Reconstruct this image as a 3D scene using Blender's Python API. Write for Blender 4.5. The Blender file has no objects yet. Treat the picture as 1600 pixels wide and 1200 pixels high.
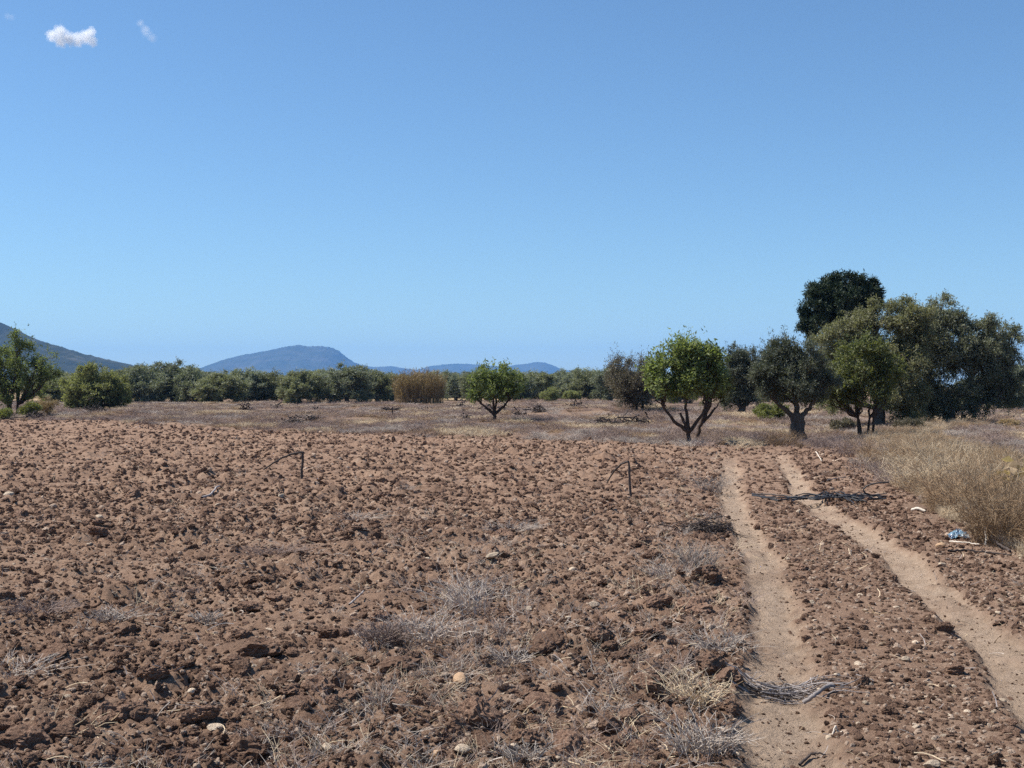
import bpy, math, random
import numpy as np

random.seed(7)
RNG = np.random.default_rng(7)
scene = bpy.context.scene
COL = scene.collection

# ------------------------------------------------------------------ camera
FPX, CAM_H, HOR, CX = 2000.0, 1.7, 605.0, 800.0        # focal length in photo pixels, eye height, horizon row
cam_d = bpy.data.cameras.new('camera')
cam_d.sensor_width = 36.0
cam_d.lens = 36.0 * FPX / 1600.0
cam_d.shift_y = (HOR - 600.0) / 1600.0
cam_d.clip_start, cam_d.clip_end = 0.1, 60000.0
cam = bpy.data.objects.new('camera', cam_d)
cam.location = (0, 0, CAM_H)
cam.rotation_euler = (math.radians(90), 0, 0)
COL.objects.link(cam)
scene.camera = cam

# ------------------------------------------------------------------ sky, sun, exposure
SUN_EL, SUN_AZ = math.radians(53), math.radians(-78)   # azimuth from +Y, negative = to the left
world = bpy.data.worlds.new('World')
scene.world = world
world.use_nodes = True
nt = world.node_tree
nt.nodes.clear()
sky = nt.nodes.new('ShaderNodeTexSky')
sky.sky_type = 'NISHITA'
sky.sun_disc = False
sky.sun_elevation = SUN_EL
sky.sun_rotation = SUN_AZ
sky.altitude = 0
sky.air_density = 1.0
sky.dust_density = 0.1
sky.ozone_density = 4.0
bgn = nt.nodes.new('ShaderNodeBackground')
bgn.inputs['Strength'].default_value = 0.0715
wout = nt.nodes.new('ShaderNodeOutputWorld')
wb = nt.nodes.new('ShaderNodeMix')                      # white balance of the whole sky
wb.data_type, wb.blend_type = 'RGBA', 'MULTIPLY'
wb.inputs[0].default_value = 1.0
wb.inputs[7].default_value = (0.86, 1.04, 1.15, 1)
nt.links.new(sky.outputs[0], wb.inputs[6])
nt.links.new(wb.outputs[2], bgn.inputs[0])
nt.links.new(bgn.outputs[0], wout.inputs[0])

sun_d = bpy.data.lights.new('sun', 'SUN')
sun_d.energy = 5.0
sun_d.angle = math.radians(0.53)
sun_d.color = (1.0, 0.95, 0.87)
sun = bpy.data.objects.new('sun', sun_d)
sun.rotation_euler = (math.pi / 2 - SUN_EL, 0, math.pi - SUN_AZ)
COL.objects.link(sun)

vs = scene.view_settings
vs.view_transform = 'Standard'
vs.look = 'None'
vs.exposure = 0.66
vs.gamma = 1.0
vs.use_curve_mapping = False
scene.cycles.max_bounces = 8
scene.cycles.diffuse_bounces = 3
scene.cycles.transmission_bounces = 4
scene.cycles.transparent_max_bounces = 8
scene.cycles.volume_bounces = 2
scene.cycles.use_denoising = False


# ------------------------------------------------------------------ helpers
def depth(py):
    return FPX * CAM_H / (py - HOR)


def ground_at(px, py):
    d = depth(py)
    return (px - CX) / FPX * d, d


def vhash(ix, iy, s):
    h = (ix.astype(np.int64) * 374761393 + iy.astype(np.int64) * 668265263 + s * 1442695041) & 0xFFFFFFFF
    h = ((h ^ (h >> 13)) * 1274126177) & 0xFFFFFFFF
    h = h ^ (h >> 16)
    h = (h * 2246822519) & 0xFFFFFFFF
    h = h ^ (h >> 15)
    return h / 4294967296.0


def pnoise(x, y, s=0):
    ix, iy = np.floor(x), np.floor(y)
    fx, fy = x - ix, y - iy
    u, v = fx * fx * (3 - 2 * fx), fy * fy * (3 - 2 * fy)

    def g(a, b):
        t = vhash(ix + a, iy + b, s) * (2 * np.pi)
        return np.cos(t) * (fx - a) + np.sin(t) * (fy - b)
    n0 = g(0, 0) * (1 - u) + g(1, 0) * u
    n1 = g(0, 1) * (1 - u) + g(1, 1) * u
    return (n0 * (1 - v) + n1 * v) * 1.5


def fbm(x, y, s=0, o=4, gain=0.5):
    a, t = 1.0, 0.0
    for k in range(o):
        t = t + a * pnoise(x * 2.03 ** k + 17 * k, y * 2.03 ** k - 9 * k, s + k)
        a *= gain
    return t


def smooth(a, b, x):
    t = np.clip((x - a) / (b - a), 0, 1)
    return t * t * (3 - 2 * t)


def domes(x, y, cell, r0, r1, hk, prob, s):
    """lumpy clods: the highest of the flattened domes that sit one to a cell"""
    x, y = x / cell, y / cell
    ix, iy = np.floor(x), np.floor(y)
    out = np.zeros_like(x)
    for a in (-1, 0, 1):
        for b in (-1, 0, 1):
            cx, cy = ix + a, iy + b
            px, py = cx + vhash(cx, cy, s), cy + vhash(cx, cy, s + 1)
            q = vhash(cx, cy, s + 2)
            r = r0 + (r1 - r0) * q * q
            keep = vhash(cx, cy, s + 3) < prob
            d = ((x - px) ** 2 + (y - py) ** 2) / (r * r)
            h = r * hk * (0.5 + 0.8 * vhash(cx, cy, s + 4)) * np.clip(1 - d, 0, 1) ** 0.72 * keep
            out = np.maximum(out, h)
    return out * cell


RUT_L = np.array([(0.55, 2.0), (1.2, 5.7), (1.40, 6.87), (1.77, 8.6), (2.31, 11.5), (2.63, 13.9), (3.03, 17.4), (3.5, 20.6), (4.30, 25.2), (5.45, 32.4), (6.2, 37)])
RUT_R = np.array([(1.75, 2.0), (2.63, 5.7), (2.86, 6.87), (3.24, 8.6), (3.40, 9.86), (3.67, 11.5), (3.88, 12.8), (4.12, 15.1), (4.30, 17.4), (4.66, 20.6), (5.54, 25.2), (6.5, 31), (7.6, 37)])
VERGE = np.array([(3.2, 2.0), (4.3, 6), (4.8, 11.9), (5.2, 15), (6.2, 20.6), (9.6, 38), (12, 46), (20, 60)])


def rut_x(tab, y):
    return np.interp(y, tab[:, 1], tab[:, 0])


def zones(x, y):
    wob = pnoise(y * 0.9, x * 0 + 3, 5) * 0.06
    fade = smooth(37, 30, y)
    hw = 0.148 + 0.05 * pnoise(y * 0.7, x * 0 + 9, 6)
    ed = pnoise(x * 6, y * 5, 8) * 0.05 + pnoise(x * 17, y * 15, 9) * 0.03
    dl = x - rut_x(RUT_L, y) - wob
    dr = x - rut_x(RUT_R, y) - wob
    hl = hw + 0.06 * smooth(9.5, 5.5, y) * (dl > 0)
    rl = smooth(hl + 0.12, hl - 0.03, np.where(dl < 0, np.abs(dl) * 1.0 + 0.02, np.abs(dl)) + ed * np.where(dl < 0, 0.5, 1.5)) * fade
    rr = smooth(hw + 0.10, hw - 0.03, np.abs(dr) + ed) * fade
    rut = np.maximum(rl, rr)
    worn = fbm(x * 1.3, y * 0.9, 33, 3) + 0.25 * pnoise(x * 9, y * 9, 35)
    rut = rut * (0.62 + 0.38 * smooth(-0.55, -0.1, worn - smooth(14, 30, y) * 0.25)) * (1 - 0.75 * smooth(26, 33, y))
    mid = smooth(-0.1, 0.15, dl) * smooth(0.15, -0.1, dr) * fade
    bn = fbm(x * 0.25, y * 0.25, 20, 3) * 2.2
    plough = smooth(-3.5, 3.5, (42.6 - 0.94 * np.minimum(x, 9) - y) + bn)
    vx = np.interp(y, VERGE[:, 1], VERGE[:, 0])
    verge = smooth(-0.25, 0.5, x - vx + pnoise(x * 0.8, y * 0.8, 31) * 0.5)
    right = smooth(0.15, 0.35, dr)
    return rut, mid, plough * (1 - verge), verge, right, dl, dr


def height(x, y):
    x = np.asarray(x, float)
    y = np.asarray(y, float)
    rut, mid, plough, verge, right, dl, dr = zones(x, y)
    wx = x + pnoise(x * 5, y * 5, 40) * 0.06 + pnoise(x * 14, y * 14, 41) * 0.026 + pnoise(x * 34, y * 34, 44) * 0.011
    wy = y + pnoise(x * 5 + 9, y * 5, 42) * 0.06 + pnoise(x * 14, y * 14 + 5, 43) * 0.026 + pnoise(x * 34, y * 34 + 5, 45) * 0.011
    big = domes(wx, wy, 0.55, 0.12, 0.45, 0.44, 0.5, 50)
    medc = domes(wx, wy, 0.24, 0.15, 0.48, 0.58, 0.7, 60)
    sml = domes(wx + 3, wy, 0.11, 0.20, 0.52, 0.65, 0.85, 70)
    tin = domes(wx, wy + 3, 0.05, 0.25, 0.55, 0.60, 0.9, 80)
    ridg = fbm(wx * 1.1, wy * 1.1, 90, 3) * 0.045
    rough = np.maximum(big, 0.5 * medc) + 0.5 * medc + 0.6 * sml + 0.75 * tin + ridg + fbm(x * 9, y * 9, 95, 3) * 0.020 + fbm(x * 31, y * 31, 98, 2) * 0.013
    patchy = smooth(-0.45, 0.5, fbm(x * 0.55, y * 0.38, 180, 3))
    amp = plough * (0.50 + 0.62 * patchy + 0.25 * smooth(14, 40, y))
    amp = amp * (1 - 0.74 * mid) * (1 - 0.5 * right)
    amp = amp + (1 - plough) * 0.28
    amp = amp * (1 - rut * 0.88)
    lugs = (domes(wx * 0.45, wy * 1.5, 0.10, 0.2, 0.5, 0.35, 0.6, 110) * 0.6 + 0.28 * tin + pnoise(x * 4, y * 22, 111) * 0.020 * smooth(-0.1, 0.3, pnoise(x * 1.5, y * 1.2, 115) + 0.1) + pnoise(x * 40, y * 40, 112) * 0.005 + np.abs(pnoise(x * 3, y * 11, 113)) * 0.012) * rut
    h = rough * amp + lugs - 0.065 * rut - 0.02 * mid
    far = smooth(38, 60, y)
    h = h + far * (fbm(x * 0.06, y * 0.06, 120, 3) * 0.16)
    bank = np.exp(-(((x - 7.5) / 5.5) ** 2 + ((y - 78) / 12.0) ** 2)) * 0.55
    return h + bank


def H1(x, y):
    return float(height(np.array([x]), np.array([y]))[0])


def mk_mesh(name, V, F, smooth_=True, attrs=None, mat=None, fmat=None):
    V = np.asarray(V, np.float32)
    F = np.asarray(F, np.int32)
    m = bpy.data.meshes.new(name)
    m.vertices.add(len(V))
    m.vertices.foreach_set('co', V.ravel())
    k = F.shape[1]
    m.loops.add(F.size)
    m.loops.foreach_set('vertex_index', F.ravel())
    m.polygons.add(len(F))
    m.polygons.foreach_set('loop_start', np.arange(0, F.size, k, dtype=np.int32))
    m.polygons.foreach_set('use_smooth', np.full(len(F), smooth_, dtype=bool))
    if attrs:
        for an, av in attrs.items():
            at = m.attributes.new(an, 'FLOAT', 'POINT')
            at.data.foreach_set('value', np.asarray(av, np.float32))
    mats = mat if isinstance(mat, (list, tuple)) else [mat]
    for q in mats:
        if q is not None:
            m.materials.append(q)
    if fmat is not None:
        m.polygons.foreach_set('material_index', np.asarray(fmat, np.int32))
    m.update(calc_edges=True)
    m.validate()
    return m


def link(name, data, parent=None, label=None, cat=None, group=None, kind=None, loc=None, rot=None, scl=None):
    o = bpy.data.objects.new(name, data)
    COL.objects.link(o)
    if parent is not None:
        o.parent = parent
    if loc is not None:
        o.location = loc
    if rot is not None:
        o.rotation_euler = rot
    if scl is not None:
        o.scale = scl if hasattr(scl, '__len__') else (scl,) * 3
    if label:
        o['label'] = label
    if cat:
        o['category'] = cat
    if group:
        o['group'] = group
    if kind:
        o['kind'] = kind
    return o


def tubes(P, R, S=5):
    """N tapered tubes at once. P (N,K,3), R (N,K) -> verts, quads"""
    P = np.asarray(P, float)
    R = np.asarray(R, float)
    N, K, _ = P.shape
    T = np.gradient(P, axis=1)
    T /= np.linalg.norm(T, axis=2, keepdims=True) + 1e-9
    ref = np.where(np.abs(T[:, :1, 2:3]) > 0.8, np.array([1.0, 0.2, 0]), np.array([0.1, 0, 1.0]))
    A = np.cross(T, np.broadcast_to(ref, T.shape))
    A /= np.linalg.norm(A, axis=2, keepdims=True) + 1e-9
    B = np.cross(T, A)
    ang = np.arange(S) * 2 * np.pi / S
    V = P[:, :, None, :] + R[:, :, None, None] * (np.cos(ang)[None, None, :, None] * A[:, :, None, :] + np.sin(ang)[None, None, :, None] * B[:, :, None, :])
    V = V.reshape(-1, 3)
    n, k, s = np.meshgrid(np.arange(N), np.arange(K - 1), np.arange(S), indexing='ij')
    s2 = (s + 1) % S
    base = n * K * S
    F = np.stack([base + k * S + s, base + k * S + s2, base + (k + 1) * S + s2, base + (k + 1) * S + s], -1).reshape(-1, 4)
    return V, F


def merge(parts):
    V, F, off = [], [], 0
    for v, f in parts:
        V.append(v)
        F.append(f + off)
        off += len(v)
    return np.concatenate(V), np.concatenate(F)


def unit(v):
    return v / (np.linalg.norm(v, axis=-1, keepdims=True) + 1e-9)


def rsphere(n, rng):
    return unit(rng.normal(size=(n, 3)))


def ico(sub):
    t = (1 + 5 ** 0.5) / 2
    v = [(-1, t, 0), (1, t, 0), (-1, -t, 0), (1, -t, 0), (0, -1, t), (0, 1, t), (0, -1, -t), (0, 1, -t), (t, 0, -1), (t, 0, 1), (-t, 0, -1), (-t, 0, 1)]
    f = [(0, 11, 5), (0, 5, 1), (0, 1, 7), (0, 7, 10), (0, 10, 11), (1, 5, 9), (5, 11, 4), (11, 10, 2), (10, 7, 6), (7, 1, 8), (3, 9, 4), (3, 4, 2), (3, 2, 6), (3, 6, 8), (3, 8, 9), (4, 9, 5), (2, 4, 11), (6, 2, 10), (8, 6, 7), (9, 8, 1)]
    v = [np.array(p) / math.sqrt(1 + t * t) for p in v]
    for _ in range(sub):
        mid, nf = {}, []

        def m(a, b):
            key = (min(a, b), max(a, b))
            if key not in mid:
                p = v[a] + v[b]
                v.append(p / np.linalg.norm(p))
                mid[key] = len(v) - 1
            return mid[key]
        for a, b, c in f:
            x, y, z = m(a, b), m(b, c), m(c, a)
            nf += [(a, x, z), (b, y, x), (c, z, y), (x, y, z)]
        f = nf
    return np.array(v), np.array(f)


ICO2, ICO3 = ico(2), ico(3)


def noise3(p, f, s):
    return (pnoise(p[:, 0] * f + p[:, 2] * f * 0.7, p[:, 1] * f - p[:, 2] * f * 0.6, s) + pnoise(p[:, 2] * f + 5, p[:, 0] * f * 0.8 - p[:, 1] * f * 0.5, s + 1)) * 0.7


# ------------------------------------------------------------------ materials
def nmat(name):
    m = bpy.data.materials.new(name)
    m.use_nodes = True
    t = m.node_tree
    t.nodes.clear()
    return m, t, t.nodes, t.links


def ramp(n, stops):
    r = n.new('ShaderNodeValToRGB')
    e = r.color_ramp.elements
    while len(e) < len(stops):
        e.new(0.5)
    for k, (p, c) in enumerate(stops):
        e[k].position = p
        e[k].color = (*c, 1)
    return r


def noise_node(n, l, scale, detail=4, rough=0.6, coord=None):
    q = n.new('ShaderNodeTexNoise')
    q.inputs['Scale'].default_value = scale
    q.inputs['Detail'].default_value = detail
    q.inputs['Roughness'].default_value = rough
    if coord is not None:
        l.new(coord, q.inputs['Vector'])
    return q


def mixc(n, l, fac, a, b, mode='MIX'):
    q = n.new('ShaderNodeMix')
    q.data_type = 'RGBA'
    q.blend_type = mode
    for sock, val in ((q.inputs[0], fac), (q.inputs[6], a), (q.inputs[7], b)):
        if isinstance(val, (int, float)):
            sock.default_value = val
        elif isinstance(val, tuple):
            sock.default_value = (*val, 1)
        else:
            l.new(val, sock)
    return q.outputs[2]


def attr(n, name):
    a = n.new('ShaderNodeAttribute')
    a.attribute_name = name
    return a.outputs['Fac']


def finish(m, t, n, l, col, rough=0.9, bump=None, bstr=0.3, bdist=0.02, spec=0.2):
    b = n.new('ShaderNodeBsdfPrincipled')
    l.new(col, b.inputs['Base Color'])
    b.inputs['Roughness'].default_value = rough
    b.inputs['Specular IOR Level'].default_value = spec
    if bump is not None:
        bp = n.new('ShaderNodeBump')
        bp.inputs['Strength'].default_value = bstr
        bp.inputs['Distance'].default_value = bdist
        l.new(bump, bp.inputs['Height'])
        l.new(bp.outputs[0], b.inputs['Normal'])
    o = n.new('ShaderNodeOutputMaterial')
    l.new(b.outputs[0], o.inputs[0])
    return m


SOIL_A, SOIL_B, SOIL_C = (0.135, 0.083, 0.058), (0.262, 0.170, 0.119), (0.41, 0.293, 0.211)


def soil_material(name, zoned):
    m, t, n, l = nmat(name)
    g = n.new('ShaderNodeNewGeometry').outputs['Position']
    n1 = noise_node(n, l, 0.55, 4, 0.6, g)
    n2 = noise_node(n, l, 9.0, 6, 0.7, g)
    n3 = noise_node(n, l, 48.0, 6, 0.75, g)
    c = ramp(n, [(0.30, SOIL_A), (0.52, SOIL_B), (0.72, SOIL_C)])
    mm = n.new('ShaderNodeMath')
    mm.operation = 'MULTIPLY_ADD'
    l.new(n2.outputs[0], mm.inputs[0])
    mm.inputs[1].default_value = 0.56
    mq = n.new('ShaderNodeMath')
    mq.operation = 'MULTIPLY'
    l.new(n1.outputs[0], mq.inputs[0])
    mq.inputs[1].default_value = 0.46
    l.new(mq.outputs[0], mm.inputs[2])
    l.new(mm.outputs[0], c.inputs[0])
    col = c.outputs[0]
    sp = ramp(n, [(0.56, (0, 0, 0)), (0.70, (1, 1, 1))])
    l.new(n3.outputs[0], sp.inputs[0])
    col = mixc(n, l, mixc(n, l, 0.35, (0, 0, 0), sp.outputs[0]), col, (0.48, 0.355, 0.26))
    if zoned:
        rut = ramp(n, [(0.3, (0.285, 0.205, 0.145)), (0.7, (0.43, 0.325, 0.242))])
        l.new(n2.outputs[0], rut.inputs[0])
        col = mixc(n, l, attr(n, 'rut'), col, rut.outputs[0])
        dry = ramp(n, [(0.3, (0.125, 0.078, 0.058)), (0.5, (0.20, 0.135, 0.098)), (0.75, (0.29, 0.205, 0.14))])
        n4 = noise_node(n, l, 0.23, 5, 0.65, g)
        l.new(n4.outputs[0], dry.inputs[0])
        col = mixc(n, l, attr(n, 'dry'), col, dry.outputs[0])
        col = mixc(n, l, attr(n, 'stubble'), col, (0.38, 0.28, 0.155))
    else:
        col = mixc(n, l, 0.5, col, (0.20, 0.14, 0.095))
    ad = n.new('ShaderNodeMath')
    ad.operation = 'ADD'
    l.new(n3.outputs[0], ad.inputs[0])
    l.new(n2.outputs[0], ad.inputs[1])
    return finish(m, t, n, l, col, 1.0, ad.outputs[0], 1.0, 0.03, 0.03)


def speckle_material(name, stops, scale, rough=0.9, bstr=0.5, bdist=0.02, spec=0.15, coord='Object', rand=0.0):
    m, t, n, l = nmat(name)
    g = n.new('ShaderNodeTexCoord').outputs[coord]
    q = noise_node(n, l, scale, 6, 0.7, g)
    c = ramp(n, stops)
    l.new(q.outputs[0], c.inputs[0])
    col = c.outputs[0]
    if rand:
        oi = n.new('ShaderNodeObjectInfo')
        hv = n.new('ShaderNodeHueSaturation')
        mr = n.new('ShaderNodeMapRange')
        mr.inputs[3].default_value = 1 - rand
        mr.inputs[4].default_value = 1 + rand
        l.new(oi.outputs['Random'], mr.inputs[0])
        l.new(mr.outputs[0], hv.inputs['Value'])
        l.new(col, hv.inputs['Color'])
        col = hv.outputs[0]
    return finish(m, t, n, l, col, rough, q.outputs[0], bstr, bdist, spec)


def leaf_material(name, dark, mid, light, under, trans=0.35, rough=0.55, sat=1.0):
    m, t, n, l = nmat(name)
    c = ramp(n, [(0.0, dark), (0.5, mid), (1.0, light)])
    l.new(attr(n, 'tint'), c.inputs[0])
    geo = n.new('ShaderNodeNewGeometry')
    col = mixc(n, l, geo.outputs['Backfacing'], c.outputs[0], mixc(n, l, 0.5, c.outputs[0], under))
    oi = n.new('ShaderNodeObjectInfo')
    hv = n.new('ShaderNodeHueSaturation')
    mr = n.new('ShaderNodeMapRange')
    mr.inputs[3].default_value = 0.82
    mr.inputs[4].default_value = 1.18
    l.new(oi.outputs['Random'], mr.inputs[0])
    l.new(mr.outputs[0], hv.inputs['Value'])
    l.new(col, hv.inputs['Color'])
    b = n.new('ShaderNodeBsdfPrincipled')
    l.new(hv.outputs[0], b.inputs['Base Color'])
    b.inputs['Roughness'].default_value = rough
    b.inputs['Specular IOR Level'].default_value = 0.3
    tr = n.new('ShaderNodeBsdfTranslucent')
    l.new(mixc(n, l, 1.0, hv.outputs[0], (1.25, 1.3, 0.7), 'MULTIPLY'), tr.inputs[0])
    mx = n.new('ShaderNodeMixShader')
    mx.inputs[0].default_value = trans
    l.new(b.outputs[0], mx.inputs[1])
    l.new(tr.outputs[0], mx.inputs[2])
    o = n.new('ShaderNodeOutputMaterial')
    l.new(mx.outputs[0], o.inputs[0])
    return m


M = {}
M['soil'] = soil_material('soil', True)
M['far_soil'] = soil_material('far_soil', False)
M['clod'] = speckle_material('clod', [(0.30, (0.13, 0.075, 0.053)), (0.50, (0.245, 0.152, 0.107)), (0.70, (0.38, 0.262, 0.188))], 5.0, 1.0, 0.8, 0.07, 0.03, rand=0.25)
M['dust_crumb'] = speckle_material('dusty_crumb', [(0.3, (0.33, 0.235, 0.172)), (0.7, (0.50, 0.385, 0.295))], 4, 1.0, 0.6, 0.05, 0.03)
M['stone'] = speckle_material('stone', [(0.3, (0.38, 0.28, 0.195)), (0.5, (0.53, 0.42, 0.31)), (0.75, (0.64, 0.54, 0.42))], 3, 0.95, 0.6, 0.08, 0.1, rand=0.3)
M['ochre'] = speckle_material('ochre_stone', [(0.3, (0.31, 0.19, 0.11)), (0.7, (0.48, 0.33, 0.21))], 6, 0.9, 0.4, 0.05, 0.2)
M['straw'] = speckle_material('straw', [(0.3, (0.42, 0.32, 0.205)), (0.7, (0.64, 0.52, 0.36))], 9, 0.8, 0, 0.01, 0.2, rand=0.2)
M['straw_grey'] = speckle_material('grey_straw', [(0.3, (0.29, 0.24, 0.20)), (0.7, (0.50, 0.43, 0.365))], 9, 0.8, 0, 0.01, 0.2, rand=0.2)
M['straw_brown'] = speckle_material('brown_straw', [(0.3, (0.22, 0.145, 0.085)), (0.7, (0.40, 0.28, 0.17))], 9, 0.85, 0, 0.01, 0.1, rand=0.2)
M['mauve'] = speckle_material('mauve_weed', [(0.3, (0.20, 0.145, 0.122)), (0.7, (0.36, 0.275, 0.23))], 9, 0.9, 0, 0.01, 0.1, rand=0.2)
M['dark_twig'] = speckle_material('dark_twig', [(0.3, (0.035, 0.027, 0.024)), (0.7, (0.10, 0.078, 0.068))], 12, 0.8, 0.3, 0.01, 0.2, rand=0.2)
M['grey_twig'] = speckle_material('grey_twig', [(0.3, (0.16, 0.135, 0.125)), (0.7, (0.38, 0.34, 0.32))], 12, 0.8, 0.3, 0.01, 0.2, rand=0.25)
M['hose'] = speckle_material('black_hose', [(0.3, (0.016, 0.016, 0.018)), (0.7, (0.045, 0.042, 0.042))], 10, 0.5, 0.1, 0.003, 0.3)
M['bark'] = speckle_material('almond_bark', [(0.3, (0.028, 0.019, 0.015)), (0.7, (0.095, 0.066, 0.050))], 9, 0.95, 0.8, 0.03, 0.1)
M['olive_bark'] = speckle_material('olive_bark', [(0.3, (0.04, 0.032, 0.027)), (0.7, (0.15, 0.122, 0.10))], 7, 0.95, 0.9, 0.05, 0.1)
M['pale_wood'] = speckle_material('pale_wood', [(0.3, (0.45, 0.38, 0.30)), (0.7, (0.66, 0.59, 0.50))], 9, 0.8, 0.2, 0.01, 0.2)
M['almond'] = leaf_material('almond_leaf', (0.070, 0.096, 0.030), (0.145, 0.186, 0.062), (0.25, 0.285, 0.11), (0.20, 0.225, 0.12), 0.45)
M['almond_dull'] = leaf_material('dull_almond_leaf', (0.065, 0.08, 0.025), (0.13, 0.15, 0.047), (0.23, 0.235, 0.09), (0.17, 0.175, 0.10), 0.38)
M['olive'] = leaf_material('olive_leaf', (0.058, 0.066, 0.040), (0.128, 0.136, 0.082), (0.26, 0.262, 0.175), (0.26, 0.27, 0.21), 0.32)
M['olive_dark'] = leaf_material('dark_olive_leaf', (0.034, 0.042, 0.027), (0.075, 0.085, 0.055), (0.16, 0.17, 0.122), (0.2, 0.215, 0.17), 0.25)
M['olive_drab'] = leaf_material('drab_olive_leaf', (0.066, 0.068, 0.034), (0.14, 0.14, 0.068), (0.26, 0.25, 0.14), (0.25, 0.245, 0.155), 0.33)
M['line_dark'] = leaf_material('treeline_dark_leaf', (0.065, 0.075, 0.053), (0.13, 0.145, 0.10), (0.24, 0.255, 0.185), (0.2, 0.21, 0.16), 0.3)
M['line_green'] = leaf_material('treeline_green_leaf', (0.10, 0.108, 0.062), (0.185, 0.195, 0.115), (0.32, 0.32, 0.21), (0.23, 0.24, 0.17), 0.32)
M['line_silver'] = leaf_material('treeline_silver_leaf', (0.12, 0.135, 0.10), (0.22, 0.24, 0.18), (0.36, 0.38, 0.30), (0.28, 0.3, 0.25), 0.32)
M['olive_silver'] = leaf_material('silver_olive_leaf', (0.045, 0.055, 0.038), (0.085, 0.098, 0.07), (0.16, 0.175, 0.135), (0.23, 0.25, 0.21), 0.18)
M['pine'] = leaf_material('pine_needle', (0.010, 0.019, 0.010), (0.020, 0.036, 0.016), (0.040, 0.062, 0.024), (0.03, 0.05, 0.02), 0.08)
M['dead_leaf'] = leaf_material('withered_leaf', (0.075, 0.062, 0.042), (0.13, 0.11, 0.075), (0.22, 0.185, 0.13), (0.15, 0.13, 0.09), 0.2)
M['bush'] = leaf_material('bush_leaf', (0.12, 0.135, 0.055), (0.22, 0.235, 0.10), (0.35, 0.35, 0.17), (0.28, 0.29, 0.18), 0.45)
M['yellow_green'] = leaf_material('yellow_green_leaf', (0.09, 0.105, 0.03), (0.165, 0.18, 0.05), (0.27, 0.27, 0.09), (0.2, 0.2, 0.1), 0.35)
M['reed'] = leaf_material('reed_leaf', (0.14, 0.095, 0.045), (0.235, 0.165, 0.082), (0.34, 0.255, 0.13), (0.28, 0.2, 0.11), 0.25)
M['tan_leaf'] = leaf_material('tan_leaf', (0.20, 0.14, 0.085), (0.31, 0.225, 0.14), (0.44, 0.34, 0.23), (0.45, 0.33, 0.2), 0.25)
M['cane'] = speckle_material('cane', [(0.3, (0.15, 0.10, 0.055)), (0.7, (0.32, 0.23, 0.13))], 5, 0.8, 0, 0.01, 0.2)
M['hill_wood'] = speckle_material('wooded_hill', [(0.35, (0.020, 0.024, 0.014)), (0.55, (0.045, 0.048, 0.030)), (0.72, (0.12, 0.105, 0.08))], 0.012, 1.0, 0.3, 4.0, 0.0)
M['mountain'] = speckle_material('mountain', [(0.35, (0.025, 0.036, 0.022)), (0.55, (0.055, 0.06, 0.048)), (0.75, (0.10, 0.095, 0.085))], 0.004, 1.0, 0.3, 10.0, 0.0)

# ------------------------------------------------------------------ ground
NC = 850
rows = [3.0]
while rows[-1] < 34:
    rows.append(rows[-1] * 1.0049)
while rows[-1] < 76:
    rows.append(rows[-1] * 1.008)
while rows[-1] < 460:
    rows.append(rows[-1] * 1.03)
Yr = np.array(rows)
uu = np.linspace(-1, 1, NC)
X = (0.66 * uu + 0.34 * uu ** 5)[None, :] * (0.60 * Yr + 4.5)[:, None]
Y = np.broadcast_to(Yr[:, None], X.shape).copy()
rut, mid, plough, verge, right, dl, dr = zones(X, Y)
Z = height(X, Y)
# crumble the slopes sideways so that clods get ragged flanks
rough_here = plough * (1 - rut) * smooth(40, 25, Y)
Xd = X + rough_here * pnoise(X * 22, Y * 22, 200) * 0.016
Yd = Y + rough_here * pnoise(X * 22, Y * 22 + 50, 201) * 0.016
edge = smooth(0.975, 1.0, np.abs(uu))[None, :] * np.ones_like(Z)
ie = np.arange(len(Yr))[:, None]
edge = np.maximum(edge, smooth(6, 0, ie) * np.ones_like(Z))
edge = np.maximum(edge, smooth(len(Yr) - 5, len(Yr) - 1, ie) * np.ones_like(Z))
Z = Z * (1 - edge) - 0.24 * edge
V = np.stack([Xd, Yd, Z], -1).reshape(-1, 3)
r_, c_ = np.meshgrid(np.arange(len(Yr) - 1), np.arange(NC - 1), indexing='ij')
F = np.stack([r_ * NC + c_, r_ * NC + c_ + 1, (r_ + 1) * NC + c_ + 1, (r_ + 1) * NC + c_], -1).reshape(-1, 4)
stub = smooth(150, 185, Y) * smooth(-0.1, 0.25, fbm(X * 0.02, Y * 0.012, 130, 3) + 0.1)
dry = np.clip(np.maximum(1 - plough, verge * 0.9), 0, 1)
A = {'rut': rut.ravel(), 'dry': (dry * (1 - rut)).ravel(), 'stubble': stub.ravel()}
track = ((np.maximum(mid, rut) > 0.4) & (Y < 36)).ravel()[F[:, 0]]
field = (dry.ravel()[F[:, 0]] < 0.5) & ~track


def sub_ground(name, mask):
    f = F[mask]
    used, inv = np.unique(f, return_inverse=True)
    me = mk_mesh(name, V[used], inv.reshape(f.shape), True, {k: v[used] for k, v in A.items()}, M['soil'])
    return link(name, me, kind='structure')


o = sub_ground('dirt_track', track)
o['label'] = 'pale dirt track with two wheel ruts running towards the trees'
o = sub_ground('ploughed_field', field)
o['label'] = 'ploughed reddish brown field of rough clods'
o = sub_ground('dry_ground', ~track & ~field)
o['label'] = 'dry weedy ground beyond the ploughed field and along the verge'
G = 12000.0
gm = mk_mesh('ground', [(-G, -G, -0.2), (G, -G, -0.2), (G, G, -0.2), (-G, G, -0.2)], [(0, 1, 2, 3)], False, None, M['far_soil'])
link('ground', gm, kind='structure', label='flat dry farmland reaching to the horizon')


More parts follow.
